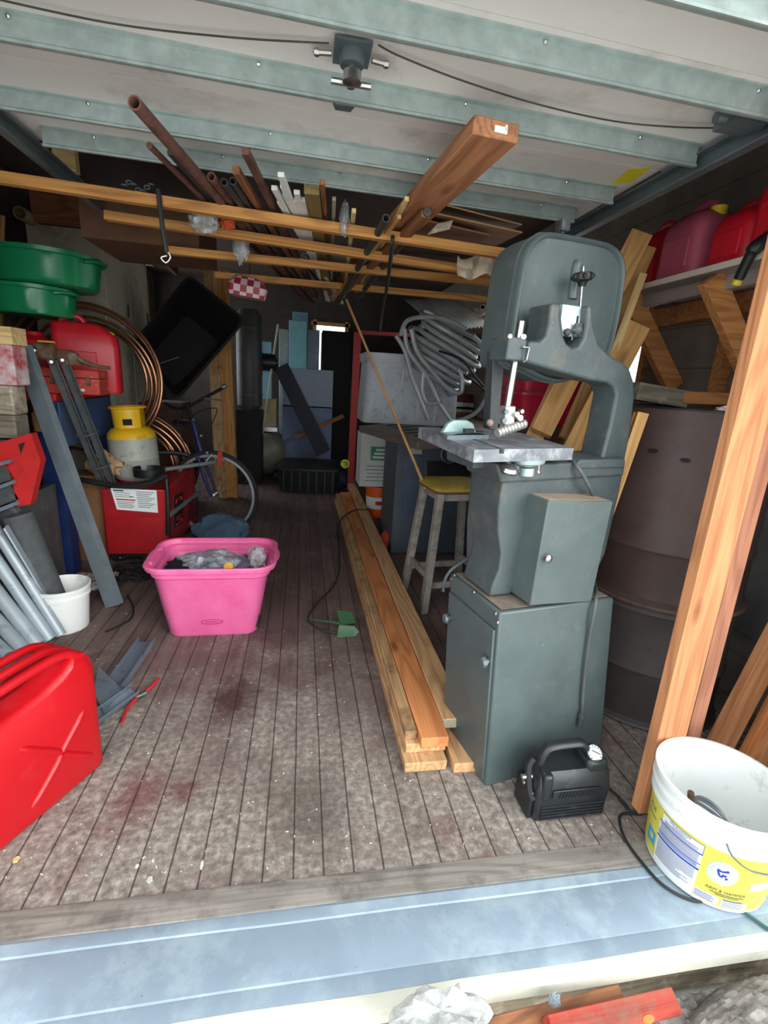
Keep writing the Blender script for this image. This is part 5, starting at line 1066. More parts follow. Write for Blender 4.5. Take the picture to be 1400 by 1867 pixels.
mb = MB(); bar(mb, .06, .50, .475, .53); mb.build('red_line', RBN, plq)
def wsd(px, py, o=.004): return IV @ at(px, py, x=wx1+o)
def flat(name, pts, m, par): mb = MB(); mb.loft([pts, [p-V((.006, 0, 0)) for p in pts]]); return mb.build(name, m, par)
STR = surf('welder_stripe', srgb(150, 166, 172), .4, .4)
lgp = flat('logo_panel', [wsd(x, y) for x, y in ((317, 905), (334, 896), (334, 953), (318, 963))], BLACK, wb)
flat('side_stripe', [wsd(x, y, .007) for x, y in ((311, 934), (366, 892), (366, 899), (311, 943))], STR, wb)
mb = MB()
for pts in (((321, 912), (330, 905)), ((321, 912), (321, 918)), ((330, 905), (330, 911)), ((331, 938), (323, 944)), ((323, 944), (324, 948)), ((324, 948), (331, 944)), ((331, 944), (331, 950)), ((331, 950), (322, 957))):
    mb.tube([wsd(x, y, .007) for x, y in pts], .006, 4)
mb.build('logo_mark', RBN, lgp)
for k in range(7): flat('vent_slot', [wsd(x, y, .003) for x, y in ((343, 918+k*5), (362, 905+k*5), (362, 907+k*5), (343, 920+k*5))], BLACK_M, wb)
mb = MB(); mb.tube(cr([IV @ at(x, y, y=wy-.05) for x, y in ((128, 872), (160, 877), (200, 884), (240, 886), (275, 880), (302, 868))], 6), .017, 10); mb.tube(cr([IV @ at(x, y, y=wy-.03) for x, y in ((302, 866), (305, 900), (306, 935), (306, 975))], 6), .014, 8); mb.build('handle_tube', BLACK, t)
mb = MB(); mb.lathe([(.09, 0), (.095, .055), (.09, .055), (.086, .004)], 28, T(IV @ at(272, 868, y=wy+.09))); mb.build('cable_tray', BLACK, t)
CYG = surf('cylinder_grey', srgb(164, 168, 158), .55, .1, .1, 8, .1, 40, dirt=srgb(110, 108, 98), dirt_amt=.22, dscale=16); CYY = surf('cylinder_yellow', srgb(226, 178, 26), .45, 0, .1, 8, .06, 40, dirt=srgb(130, 104, 40), dirt_amt=.15, dscale=16)
ca, cb = at(250, 850, y=3.44), at(226, 760, y=3.44); ca.z = wt_+.004; r_ = .148
t = thing('gas_cylinder', 'grey refrigerant cylinder with yellow top standing on the red welder', 'gas cylinder', frame(ca, (1, 0, .07)) )
mb = MB(); mb.lathe([(.10, 0), (.13, .02), (r_, .05), (r_, .14), (r_+.003, .145), (r_, .15), (r_, .285)], 40, c1=False); mb.build('tank', CYG, t)
mb = MB(); mb.lathe([(r_+.0005, .283), (r_-.006, .315), (.115, .345), (.06, .36), (.001, .362)], 40, c0=False); ys = mb.build('shoulder', CYY, t)
mb = MB(); 
for a0, a1 in ((-150, -30), (30, 150)): mb = MB(); mb.lathe([(.095, .33), (.100, .475), (.096, .475), (.091, .33)], 24, a0=a0, a1=a1, c0=False, c1=False); mb.build('collar', CYY, t)
mb = MB(); mb.tube([V((.105*math.cos(a), .105*math.sin(a), .478)) for a in [i*math.pi/20 for i in range(40)]], .009, 8, closed=True); mb.build('collar_ring', CYY, t)
mb = MB(); mb.box((.02, -.0995, .39), (.055, .004, .038)); mb.build('collar_window', BLACK_M, t)
mb = MB(); mb.cyl((0, 0, .35), (0, 0, .43), .02); mb.cyl((0, 0, .43), (0, 0, .45), .035); mb.build('valve', CHAR, t)
# power tool, blue bag, cords, paper at the welder's foot
p = at(280, 985, z=.10); t = thing('power_tool', 'red and grey power tool wrapped in its cord behind the pink bin', 'power tool', T(p.x, p.y, 0))
GT = surf('dusty_grey_metal', srgb(98, 96, 92), .6, .2, .2, 12, .1, 50)
mb = MB(); mb.ball((0, .02, .13), (.085, .12, .075), 20); mb.build('motor_housing', GT, t)
mb = MB(); mb.lathe([(.02, -.03), (.06, -.025), (.075, 0), (.07, .03), (.03, .05)], 24, T(-.055, -.07, .11) @ RX(70) @ RY(-20)); mb.build('red_hood', surf('tool_red', srgb(186, 54, 56), .5), t)
mb = MB(); mb.tube([V((.045+.05*math.cos(a*1.0)+.006*math.sin(a*3), -.085-.012*math.sin(a*.7), .13+.055*math.sin(a))) for a in [i*.35 for i in range(70)]], .006, 6); mb.build('cord', BLACK, t)
mb = MB(); mb.loft([rrect(.14, .2, .03, 0), rrect(.12, .18, .03, .06)]); mb.build('base_shoe', GT, t)
mb = MB(); mb.cyl((-.06, -.12, .05), (-.17, -.16, .035), .010, .012); mb.build('side_handle', GALV_D, t)
p = at(415, 985, z=.0); crumple('cloth_bag', 'faded blue grey cloth bag on the floor under the bicycle wheel', 'bag', V((at(405, 955, y=3.62).x, 3.62, .10)), (.19, .13, .115), surf('faded_blue_cloth', srgb(70, 98, 124), .9, 0, .3, 5, .3, 40, dirt=srgb(72, 76, 82), dirt_amt=.35), 41, .3, 4)
mb = MB(); pts = []
p = at(235, 1062, z=0)
for i in range(60): a = i*.62; q = .09+.04*math.sin(i*.9); pts.append(V((p.x+q*math.cos(a), p.y+.06+q*1.1*math.sin(a), .02+.05*abs(math.sin(i*1.7)))))
mb.tube(cr(pts, 3), .008, 6); tag(mb.build('cord_tangle', BLACK_M), 'tangled black cord on the floor left of the pink bin', 'cord')
mb = MB(); mb.tube(cr([at(232, 1085, z=.02), at(243, 1108, z=.007), at(238, 1128, z=.007), at(215, 1142, z=.007), at(192, 1152, z=.007)], 6), .005, 6); tag(mb.build('black_cord', BLACK_M), 'loose black cord end curling toward the leaning channel foot', 'cord')
PAP = surf('old_paper', srgb(150, 142, 128), .9, 0, .25, 12, .3, 30)
for i, (px, py, s, m, lab_) in enumerate(((190, 848, .10, surf('kraft_paper', srgb(176, 146, 110), .9, 0, .15, 8, .4, 20), 'crumpled brown paper sack between the bench and the yellow cylinder'), (150, 1055, .07, PAP, 'crumpled dirty paper below the bench leg'), (178, 1068, .05, surf('torn_white_paper', srgb(186, 184, 178), .9), 'torn white paper scrap beside the leaning channel'), (212, 1050, .05, PAP, 'grey paper wad in front of the welder'))):
    p = at(px, py, y=3.28) if i == 0 else at(px, py, z=.03); crumple('paper', lab_, 'paper', p, (s, s*.8, s*.7 if i == 0 else s*.4), m, 50+i, .5, 6)
mb = MB(); mb.box((0, .05, 0), (.22, .2, at(190, 870, y=3.2).z-.002)); hb = at(190, 872, y=3.2)
tag(mb.build('cardboard_box', CARD_D, M=T(wx0-.125, 3.28, (at(190, 870, y=3.2).z)/2)), 'brown box holding the paper sack left of the welder', 'box')
# ------------------------------------------------------------------ red tool cart and pile at the far left
t = thing('tool_cart', 'red steel cart with dark grey edged drawers at the left edge', 'tool cart', T(at(30, 850, y=2.42).x, 2.42, 0))
mb = MB(); pp = [at(x, y, y=2.42) for x, y in ((-40, 818), (56, 790), (74, 840), (55, 920), (31, 924), (24, 884), (14, 852), (-40, 852))]
mb.loft([pp, [p+V((0, .05, 0)) for p in pp]]); cb_ = mb.build('cart_frame', RBN, t, world=True)
mb = MB(); pp = [at(x, y, y=2.4195) for x, y in ((34, 810), (46, 806), (38, 828))]; mb.loft([pp, [p+V((0, -.002, 0)) for p in pp]]); mb.build('cut_out', BLACK_M, cb_, world=True)
for i, (xa, ya, xb, yb, dd) in enumerate(((-40, 858, 21, 840, .02), (-40, 902, 27, 878, .0), (-40, 945, 34, 916, -.02))):
    a, b = at(xa, ya, y=2.40+dd*0), at(xb, yb, y=2.40); mb = MB(); Mx = frame((a+b)/2, b-a)
    mb.box((a+b)/2, ((b-a).length, .02, .016), Mx.to_3x3().to_4x4()); mb.build('drawer_edge', CHB, t, world=True)
    mb = MB(); mb.box((a+b)/2+V((-.02, .06, -.05)), ((b-a).length, .08, .08), Mx.to_3x3().to_4x4()); mb.build('drawer', CHAR, t, world=True)
for dx in (-.02, -.25):
    mb = MB(); zt_ = at(40, 905, y=2.5).z; mb.box((at(45, 900, y=2.5).x+dx, 2.62, zt_/2), (.04, .35, zt_)); mb.build('cart_leg', CHAR, t, world=True)
zc = at(10, 800, y=2.5).z
mb = MB(); q_ = at(24, 800, y=2.5).x; mb.box((q_-.22, 2.56, zc/2-.002), (.44, .13, zc-.006)); mb.build('cart_body', CHAR, t, world=True)
W1 = wood('grey_block', srgb(122, 114, 100), srgb(88, 80, 68), .3)
bx1_ = at(26, 760, y=2.5).x
for i, (y0, y1, m, lab_) in enumerate(((800, 757, W1, 'lower grey weathered block on the red cart'), (757, 703, W_GREY, 'upper grey weathered block stacked on the red cart'))):
    z0, z1 = at(10, y0, y=2.5).z, at(10, y1, y=2.5).z; mb = MB(); mb.box((-.18, .06, (z1-z0)/2), (.36, .12, z1-z0-.002)); tag(mb.build('wood_block', m, M=T(bx1_+.004*i, 2.5, z0), bevel=.008), lab_, 'block')
zb_ = at(10, 703, y=2.5).z; z1 = at(10, 628, y=2.5).z
CHP = surf('chipped_red_white', srgb(168, 40, 44), .7, 0, .1, 10, .2, 30, dirt=srgb(206, 200, 204), dirt_amt=.5, dscale=9)
mb = MB(); mb.box((-.2, .06, (z1-zb_)/2), (.4, .12, z1-zb_-.002)); tag(mb.build('metal_box', CHP, M=T(at(25, 660, y=2.5).x, 2.5, zb_+.001), bevel=.006), 'red box with badly chipped white edged paint at the left edge', 'box')
mb = MB(); mb.box((-.15, .06, .035), (.3, .12, .075)); tag(mb.build('wood_block', W_PALE, M=T(at(21, 610, y=2.5).x, 2.5, z1+.003)), 'pale wood block on top of the chipped red box', 'block')
mb = MB(); p = at(36, 800, y=2.6); mb.lathe([(.05, 0), (.055, .09), (.03, .12), (.02, .14)], 20); tag(mb.build('tin', surf('old_tin', srgb(150, 116, 72), .6, .3), M=T(p.x, 2.85, zc-.0)), 'old brown tin behind the grey blocks on the cart', 'tin')
# rusty pump with bolts and chain
RS = surf('rusty_iron', srgb(106, 78, 62), .8, .3, .35, 25, .4, 50, dirt=srgb(140, 132, 118), dirt_amt=.3)
p = at(92, 652, y=2.90); t = thing('pump', 'rusty old pump head with bolts lying on the toolbox by the leaning channel', 'pump', T(p))
mb = MB(); mb.ball((-.10, 0, .02), (.06, .05, .045), 14); mb.lathe([(.03, -.05), (.045, -.04), (.045, .04), (.03, .05)], 18, T(-.02, 0, .03) @ RY(90)); mb.build('pump_body', RS, t)
mb = MB(); mb.ball((-.06, -.04, .03), (.026, .02, .026), 12); mb.build('valve_dome', CHROME, t)
mb = MB(); mb.loft([rrect(.12, .07, .02, -.03, 4, .08, .03), rrect(.10, .06, .02, .03, 4, .07, .03), rrect(.05, .04, .015, .045, 4, .06, .03)]); mb.build('bracket', RS, t)
mb = MB(); mb.box((-.02, .02, .075), (.075, .02, .016)); mb.build('yellow_tag', YEL, t)
mb = MB(); mb.tube(cr([(.09, .02, .03), (.15, .03, -.01), (.21, .04, -.03), (.27, .05, -.035)], 6), [.014]*10+[.009]*9, 6); mb.build('chain_strand', RS, t)
# leaning steel
CHG = surf('channel_grey', srgb(124, 138, 146), .55, .4, .14, 9, .15, 30, dirt=srgb(140, 146, 146), dirt_amt=.2)
A, Bq = at(204, 1106, z=.012), at(34, 632, y=2.80)
channel('steel_channel', 'long grey steel channel leaning from the floor up to the bench', A, Bq, .085, .04, .006, CHG, (.35, 1, 0))
A, Bq = at(246, 1006, z=.012), at(104, 652, y=2.90)
t = thing('angle_bundle', 'two dark steel angles wired together leaning on the bench', 'steel angles', frame(A, Bq-A, (.4, -1, 0))); L = (Bq-A).length
for s in (-1, 1): mb = MB(); mb.loft([[V((x, s*.026+y, z)) for y, z in ((-.022, 0), (.022, 0), (.022, .006), (-.016, .006), (-.016, .045), (-.022, .045))] for x in (0, L)]); mb.build('steel_angle', CHAR, t)
for x in (.52, .68): mb = MB(); mb.tube([V((L*x, .058*math.cos(a), .022+.032*math.sin(a))) for a in [i*math.pi/8 for i in range(16)]], .003, 6, closed=True); mb.build('wire_tie', GALV_D, t)
mb = MB(); mb.cyl((L-.02, -.02, .02), (L+.0, -.02, .06), .008); mb.cyl((L-.02, .03, .02), (L+.0, .03, .06), .008); mb.build('bolt', CHROME, t)
# small white bucket with foam roll, grey tubes
sbx, sby = -1.125, 2.35
t = thing('bucket', 'small white plastic bucket holding the dark foam roll', 'bucket', T(sbx, sby, 0))
pr = [(.112, 0), (.115, .006), (.130, .185), (.137, .187), (.138, .20), (.132, .203), (.134, .225), (.141, .227), (.143, .245), (.137, .247), (.133, .24), (.112, .008)]
mb = MB(); mb.lathe([(a*.86, b*.9) for a, b in pr], 48); mb.build('pail', BKT, t, angle=30)
FO = surf('dark_foam', srgb(70, 74, 76), .95, 0, .2, 30, .5, 80)
A = V((sbx-.025, sby+.0, .05)); Bq = at(32, 938, y=2.36); d = (Bq-A).normalized(); 
mb = MB(); mb.pipe((0, 0, 0), ((Bq-A).length, 0, 0), .060, .016, 28); tag(mb.build('foam_roll', FO, M=frame(A, d)), 'dark grey rolled foam standing in the small white bucket', 'foam roll')
TUB = surf('grey_tubing', srgb(164, 176, 184), .5, .3, .1, 8, .05, 40, dirt=srgb(96, 104, 110), dirt_amt=.15)
for i, ((x0, y0), (x1, y1), r, lab_) in enumerate((((112, 1158), (-45, 905), .022, 'rightmost grey tube leaning behind the red jerry can'), ((92, 1166), (-62, 940), .026, 'second grey tube from the right behind the red jerry can'), ((70, 1176), (-80, 985), .030, 'third grey tube from the right behind the red jerry can'), ((44, 1186), (-95, 1030), .028, 'fourth grey tube from the right behind the red jerry can'), ((16, 1196), (-110, 1075), .026, 'leftmost grey tube leaning behind the red jerry can'))):
    A, Bq = at(x0, y0, z=.03), at(x1, y1, y=2.34); mb = MB(); L = (Bq-A).length; mb.pipe((0, 0, 0), (L, 0, 0), r, r*.85, 20); tag(mb.build('metal_tube', TUB, M=frame(A, Bq-A)), lab_, 'tube', None)
A, Bq = at(118, 1140, z=.02), at(10, 960, y=2.25); board('steel_flat', 'flat grey steel strip leaning against the small white bucket', 'steel strip', A, Bq, .05, .008, TUB, (1, .2, .3))
# ------------------------------------------------------------------ bicycle
wc_ = at(390, 902, z=.335); 
t = thing('bicycle', 'dark blue bicycle parked with its front wheel facing out left of the aisle', 'bicycle', T(wc_.x, wc_.y, 0) @ RZ(-8))
RIM = surf('rim_alloy', srgb(190, 198, 204), .3, .7, .06); BLUE = surf('frame_blue', srgb(36, 44, 84), .35, .2, .15); RO = .335
mb = MB(); mb.tube([V((RO*math.cos(a)*.965, 0, RO+RO*.965*math.sin(a))) for a in [i*math.pi/36 for i in range(72)]], .017, 10, closed=True); wh = mb.build('wheel', RUB, t); wh['label'] = 'front wheel with black tyre'
mb = MB(); mb.loft([[V((q*math.cos(i*math.pi/36), y, RO+q*math.sin(i*math.pi/36))) for i in range(72)] for q, y in ((.311, -.011), (.311, .011), (.292, .011), (.292, -.011))], wrap=True); mb.build('rim', RIM, wh)
mb = MB(); mb.cyl((0, -.05, RO), (0, .05, RO), .012); mb.cyl((0, -.03, RO), (0, -.024, RO), .024); mb.cyl((0, .024, RO), (0, .03, RO), .024); mb.build('hub', CHROME, wh)
for k in range(28):
    a = 2*math.pi*k/28; b = a+(.9 if k % 2 else -.9); y = .027 if (k//2) % 2 else -.027
    mb = MB(); mb.tube([(.022*math.cos(b), y, RO+.022*math.sin(b)), (.293*math.cos(a), 0, RO+.293*math.sin(a))], .0013, 4); mb.build('spoke', CHROME, wh)
IVb = MT[t.name].inverted()
def bk(px, py, dy=0): return IVb @ at(px, py, y=wc_.y+dy)
hd = bk(352, 770, .12); ft = bk(368, 830, .06)
for y in (-.06, .06): mb = MB(); mb.tube(cr([V((0, y, RO)), V((ft.x*.5, y*1.0, (RO+ft.z)/2)), V((ft.x, y*.7, ft.z))], 4), [.010+.0008*i for i in range(9)], 10); mb.build('fork_blade', BLUE, t)
mb = MB(); mb.tube([ft, hd], [.02, .022], 12); mb.build('head_tube', BLUE, t)
mb = MB(); mb.tube([hd, bk(340, 735, .16)], .013, 10); mb.tube(cr([bk(300, 735, .25), bk(320, 745, .2), bk(345, 740, .16), bk(368, 728, .14), bk(412, 704, .10)], 6), .012, 10); mb.build('handlebar', BLACK, t)
mb = MB(); mb.tube(cr([bk(405, 706, .10), bk(413, 703, .10)], 3), .017, 10); mb.tube([bk(372, 726, .12), bk(404, 730, .09)], .006, 6); mb.build('brake_lever', GALV_D, t)
mb = MB(); mb.tube(cr([bk(300, 735, .22), bk(312, 770, .2), bk(335, 775, .15), bk(360, 752, .1), bk(395, 745, .08), bk(385, 775, .06)], 6), .004, 6); mb.tube(cr([bk(322, 740, .18), bk(328, 790, .2), bk(345, 815, .12), bk(366, 826, .03)], 6), .004, 6); mb.build('brake_cable', BLACK, t)
mb = MB(); mb.tube([hd, V((hd.x-.45, hd.y+.75, hd.z-.08))], .017, 10); mb.tube([ft+V((0, .03, .02)), V((ft.x-.30, ft.y+.6, .30))], .019, 10); mb.tube([V((hd.x-.45, hd.y+.75, hd.z-.02)), V((ft.x-.30, ft.y+.6, .28))], .016, 10); mb.build('frame', BLUE, t)
mb = MB(); mb.box(bk(402, 836, -.08), (.03, .03, .10)); mb.build('reflector', surf('red_reflector', srgb(170, 60, 56), .3), t)
for k, (px, py) in enumerate(((352, 765), (366, 795), (377, 826))): mb = MB(); mb.ball(bk(px, py, -.02), .014, 8); mb.build('bolt', CHROME, t)
mb = MB(); mb.tube(cr([bk(386, 828, -.03), bk(370, 850, -.05), bk(376, 870, -.02)], 4), .006, 6); mb.build('brake_arm', CHROME, t)
RWH = V((wc_.x-.55, wc_.y+.95, 0)); 
mb = MB(); mb.tube([IVb @ (RWH+V((.325*math.cos(a)*.6, .325*math.cos(a)*.8, .335+.325*math.sin(a)))) for a in [i*math.pi/24 for i in range(48)]], .016, 8, closed=True); mb.build('wheel', RUB, t)
A, Bq = at(300, 856, y=3.30), at(398, 842, y=3.80); mb = MB(); L = (Bq-A).length; mb.pipe((0, 0, 0), (L, 0, 0), .013, .010, 14); tag(mb.build('metal_tube', GALV, M=frame(A, Bq-A)), 'shiny tube reaching from the welder to the bicycle wheel', 'tube')
mb = MB(); mb.tube(cr([at(290, 826, y=3.75), at(320, 826, y=3.78), at(345, 832, y=3.80), at(362, 845, y=3.85)], 6), .018, 8); tag(mb.build('rubber_hose', BLACK), 'short black hose behind the shiny tube', 'hose')
# ------------------------------------------------------------------ tilted black bin
mb = MB(); oq = [(343, 505), (443, 584), (320, 728), (248, 622)]; iq = [(339, 573), (402, 626), (318, 706), (272, 652)]
def rq(px, y, n=5, r=.12):
    P = [at(a, b, y=y) for a, b in px]; out = []
    for i in range(4):
        p, a, b = P[i], P[i-1], P[(i+1) % 4]
        for k in range(n+1):
            s = k/n; A_ = p+(a-p)*r; B_ = p+(b-p)*r; out.append(A_*(1-s)**2+p*2*s*(1-s)+B_*s*s)
    return out
O = rq(oq, 4.42); I = rq(iq, 4.80); cO = sum(O, V())/len(O)
Oo = [cO+(p-cO)*1.04+V((0, .01, 0)) for p in O]; cI = sum(I, V())/len(I); Io = [cI+(p-cI)*1.03+V((0, .006, 0)) for p in I]
cM = cO
mb.loft([Io, [a*.1+b*.9 for a, b in zip(Io, Oo)], [cO+(p-cO)*1.06+V((0, .04, 0)) for p in O], [cO+(p-cO)*1.06 for p in O], O, I]); t = thing('storage_tote', 'big black plastic tote tipped on its corner, open toward the door', 'tote', T(cO)); mb.build('tote_body', BLACK_M, t, world=True, angle=50)
mb = MB(); a, b = at(291, 663, y=4.66), at(326, 651, y=4.68); mb.tube([a, b], .004, 6); tag(mb.build('metal_rod', GALV_D), 'thin light rod lying in the tipped black tote', 'rod')
zt_ = at(310, 735, y=4.55).z
mb = MB(); mb.box((0, 0, zt_/2), (.32, .40, zt_)); tag(mb.build('wooden_crate', W_DARK, M=T(-1.22, 4.78, 0)), 'dark crate under the tipped black tote', 'crate')
# ------------------------------------------------------------------ posts, compressor and the rear of the shed
for (x0, x1, y, lab_, m) in ((386, 406, 5.0, 'left one of two pine posts standing under the rack', W_STUD), (407, 428, 5.04, 'right one of two pine posts standing under the rack', W_BEAM)):
    a = at((x0+x1)/2, 600, y=y); w = at(x1, 600, y=y).x-at(x0, 600, y=y).x
    board('post', lab_, 'post', V((a.x, y, .001)), V((a.x-.05, y, 2.14)), w, .08, W_TREATD if m is W_STUD else m, (0, -1, 0))
OV = surf('grey_ribbed_plastic', srgb(62, 64, 62), .5, 0, .2, 6, .1, 30)
ov0, ov1 = at(450, 748, y=5.7), at(452, 562, y=5.7); w = at(474, 650, y=5.7).x-at(428, 650, y=5.7).x
t = thing('plastic_drum', 'dark grey ribbed oval drum right of the pine posts', 'drum', T(ov0.x+.02, 5.85, ov0.z)); hh = ov1.z-ov0.z
mb = MB(); mb.loft([rrect(w*.7, .3, .1, 0, 5), rrect(w, .36, .12, .05, 5), rrect(w*1.02, .36, .12, hh*.5, 5), rrect(w, .36, .12, hh-.06, 5), rrect(w*.7, .3, .1, hh, 5)]); mb.build('drum_body', OV, t)
for k in range(4): mb = MB(); mb.loft([rrect(w*1.04, .38, .12, hh*(.15+.22*k), 5), rrect(w*1.04, .38, .12, hh*(.15+.22*k)+.015, 5)]); mb.build('rib', OV, t)
mb = MB(); mb.box((0, 0, ov0.z/2), (w, .34, ov0.z-.004)); tag(mb.build('storage_box', BLACK_M, M=T(ov0.x+.02, 5.85, 0)), 'dark box beneath the grey ribbed oval drum', 'box')
p = at(478, 828, y=6.0); TG = surf('tank_grey', srgb(110, 108, 98), .45, .1, .12, 6, .06, 40)
t = thing('air_compressor', 'grey round ended air compressor tank at the rear of the aisle', 'compressor', T(p.x, 6.0, 0)); r = .265
mb = MB(); mb.lathe([(.001, 0), (.08, .006), (.17, .035), (.23, .08), (r, .14), (r, .75), (.17, .86), (.001, .89)], 40, T(0, 0, r+.02) @ RX(-90)); mb.build('tank', TG, t)
mb = MB(); mb.lathe([(.001, -.014), (.028, -.012), (.03, .004)], 20, T(0, 0, r+.02) @ RX(-90)); mb.build('tank_plug', GALV_D, t)
for s in (-1, 1): mb = MB(); mb.box((s*.16, .35, .03), (.06, .5, .06)); mb.build('foot', BLACK, t)
mz = at(490, 655, y=6.1).z
mb = MB(); mb.box((0, .42, .02+r*2+.04), (.34, .5, .05)); mb.build('motor_deck', CHROME, t)
bz0 = r*2+.086
TANB = surf('tan_carton', srgb(150, 132, 100), .8)
z1 = at(485, 728, y=6.2).z; mb = MB(); mb.box((0, .1, (z1-bz0)/2), (.26, .28, z1-bz0)); tag(mb.build('cardboard_box', TANB, M=T(p.x+.02, 6.28, bz0)), 'tan carton set on the air compressor', 'box')
BLF = surf('pale_blue_foam', srgb(140, 184, 208), .8, 0, .08, 12, .15, 40)
z2 = at(485, 622, y=6.2).z; mb = MB(); mb.box((0, .1, (z2-z1)/2), (.17, .16, z2-z1-.003)); tag(mb.build('foam_block', BLF, M=T(at(476, 680, y=6.25).x+.03, 6.28, z1+.001)), 'pale blue foam block above the tan carton', 'foam block')
mb = MB(); mb.cyl((-.13, 0, 0), (.13, 0, 0), .10, seg=28); mb.cyl((-.15, 0, 0), (.15, 0, 0), .05, seg=16); tag(mb.build('electric_motor', BLACK, M=T(at(482, 660, y=6.1).x, 6.16, at(482, 660, y=6.1).z)), 'black round motor in front of the pale blue foam block', 'motor')
mb = MB(); A, Bq = at(478, 790, y=5.96), at(507, 592, y=6.2); mb.tube([A, A+(Bq-A)*.12, A+(Bq-A)*.13, A+(Bq-A)*.22, A+(Bq-A)*.23, Bq], [.012, .012, .018, .018, .013, .013], 10); tag(mb.build('broom_pole', surf('pale_pole', srgb(176, 178, 160), .5)), 'pale pole with green ferrule leaning over the compressor', 'pole')
TEAL = surf('teal_foam', srgb(122, 176, 184), .8, 0, .08, 12, .15, 40); SLATE = surf('slate_foam', srgb(142, 152, 168), .85, 0, .08, 12, .2, 40); DSL = surf('dark_slate_foam', srgb(110, 124, 152), .85, 0, .1, 10, .15, 40)
def slabpx(name, label, cat, x0, x1, y0, y1, y, th, m, floor=False, tilt=0):
    a, b = at(x0, y1, y=y), at(x1, y0, y=y); z0 = 0 if floor else a.z; mb = MB(); mb.box(((a.x+b.x)/2, y+th/2, (z0+b.z)/2), (b.x-a.x, th, b.z-z0)); return tag(mb.build(name, m, M=M4(), bevel=.006), label, cat)
slabpx('foam_board', 'lower dark slate foam board on the floor at the back', 'foam board', 514, 606, 742, 815, 6.55, .12, DSL, True)
slabpx('foam_board', 'light slate foam board standing on the dark slate one', 'foam board', 514, 608, 676, 741, 6.55, .12, SLATE)
slabpx('foam_board', 'teal foam board standing tallest behind the slate boards', 'foam board', 526, 560, 586, 690, 6.75, .08, TEAL, True)
slabpx('foam_board', 'dim teal panel just right and behind the teal foam board', 'foam board', 532, 562, 570, 690, 6.9, .06, surf('dim_teal', srgb(104, 146, 160), .8), True)
slabpx('foam_board', 'narrow slate panel right of the teal foam board', 'foam board', 559, 583, 602, 690, 6.78, .08, surf('dim_slate', srgb(120, 130, 146), .85), True)
board('dark_plank', 'thick navy black plank leaning across the slate foam boards', 'plank', at(590, 826, y=6.36), at(512, 668, y=6.46), .19, .06, surf('navy_black', srgb(34, 38, 50), .7), (0, -1, 0))
board('wooden_strip', 'brown stick lying across the foot of the slate foam boards', 'stick', at(536, 798, y=6.42), at(626, 758, y=6.46), .05, .03, W_BROWN, (0, -1, 0))
RUP = surf('rack_red', srgb(150, 36, 34), .55, .1, .12)
A, Bq = at(640, 806, y=5.4), at(652, 606, y=5.4); board('rack_upright', 'red steel rack upright left of the grey tote', 'upright', V((A.x+.01, 5.4, .0)), Bq, .075, .06, RUP, (0, -1, 0))
board('rack_beam', 'red rack cross bar behind the grey tote', 'beam', at(655, 606, y=5.5), at(760, 612, y=5.5), .03, .04, RUP)
slabpx('storage_box', 'black box tower beside the rear window', 'box', 583, 642, 606, 800, 7.0, .5, BLACK_M, True)
slabpx('storage_box', 'dark boxes stacked left of the foam boards', 'box', 508, 524, 600, 800, 6.9, .4, surf('grey_metal_sheet', srgb(130, 138, 140), .4, .4), True)
# black crate and tool bag in the aisle
c = at(585, 850, z=.12); t = thing('storage_crate', 'black ribbed crate at the far end of the lumber stack', 'crate', T(.10, 5.62, 0) @ RZ(-4)); 
mb = MB(); mb.loft([rrect(.62, .62, .05, 0), rrect(.68, .68, .06, .25)]); cr_ = mb.build('crate_body', BLACK, t)
mb = MB(); mb.loft([rrect(.71, .71, .06, .251), rrect(.71, .71, .06, .275), rrect(.64, .64, .06, .285)]); mb.build('lid', BLACK, t)
for k in range(7): mb = MB(); mb.box((-.27+.09*k, -.335, .13), (.02, .03, .22)); mb.build('rib', BLACK, cr_)
p = at(628, 880, y=5.0); crumple('tool_bag', 'dark navy tool bag with lime tape beside the black crate', 'tool bag', V((.43, 5.53, .13)), (.13, .16, .13), surf('navy_cloth', srgb(34, 42, 66), .85), 61, .3, 4)
mb = MB(); p = at(629, 846, y=5.36); mb.lathe([(.05, -.012), (.05, .012), (.03, .012), (.03, -.012)], 20, RX(70)); tag(mb.build('tape_roll', surf('lime_tape', srgb(176, 190, 60), .6), M=T(p)), 'lime yellow tape roll on the navy tool bag', 'tape roll')
# ------------------------------------------------------------------ machine, tote, hose coil at the right centre
bp = [at(655, 776, z=.93), at(762, 806, z=.93), at(905, 800, z=.93), at(880, 757, z=.93)]
t = thing('planer', 'dark grey floor machine with slotted cast bed behind the stool', 'machine', T(bp[1].x, bp[1].y, 0))
MCH = surf('machine_slate', srgb(74, 82, 92), .5, .1, .12, 6, .06, 40); BED = surf('cast_bed', srgb(112, 100, 92), .55, .4, .2, 8, .15, 40)
mb = MB(); mb.loft([[p+V((0, 0, -.045)) for p in bp], bp]); bed = mb.build('bed', BED, t, world=True, bevel=.004)
for k in range(5):
    s0, s1 = .12+.15*k, .18+.15*k; q = []
    for a, b in ((s0, .12), (s1, .12), (s1+.05, .7), (s0+.05, .7)): q.append((bp[0]*(1-a)+bp[1]*a)*(1-b)+(bp[3]*(1-a)+bp[2]*a)*b+V((0, 0, .0012)))
    mb = MB(); mb.loft([q, [p-V((0, 0, .004)) for p in q]]); mb.build('slot', BLACK_M, bed, world=True)
q0, q1 = at(722, 860, y=3.35), at(900, 860, y=3.35)
mb = MB(); mb.box(((q0.x+q1.x)/2, 3.62, .44), (q1.x-q0.x, .52, .87)); mc = mb.build('cabinet', MCH, t, world=True, bevel=.006)
def onm(px, py, o=.01): return at(px, py, y=3.36-o)
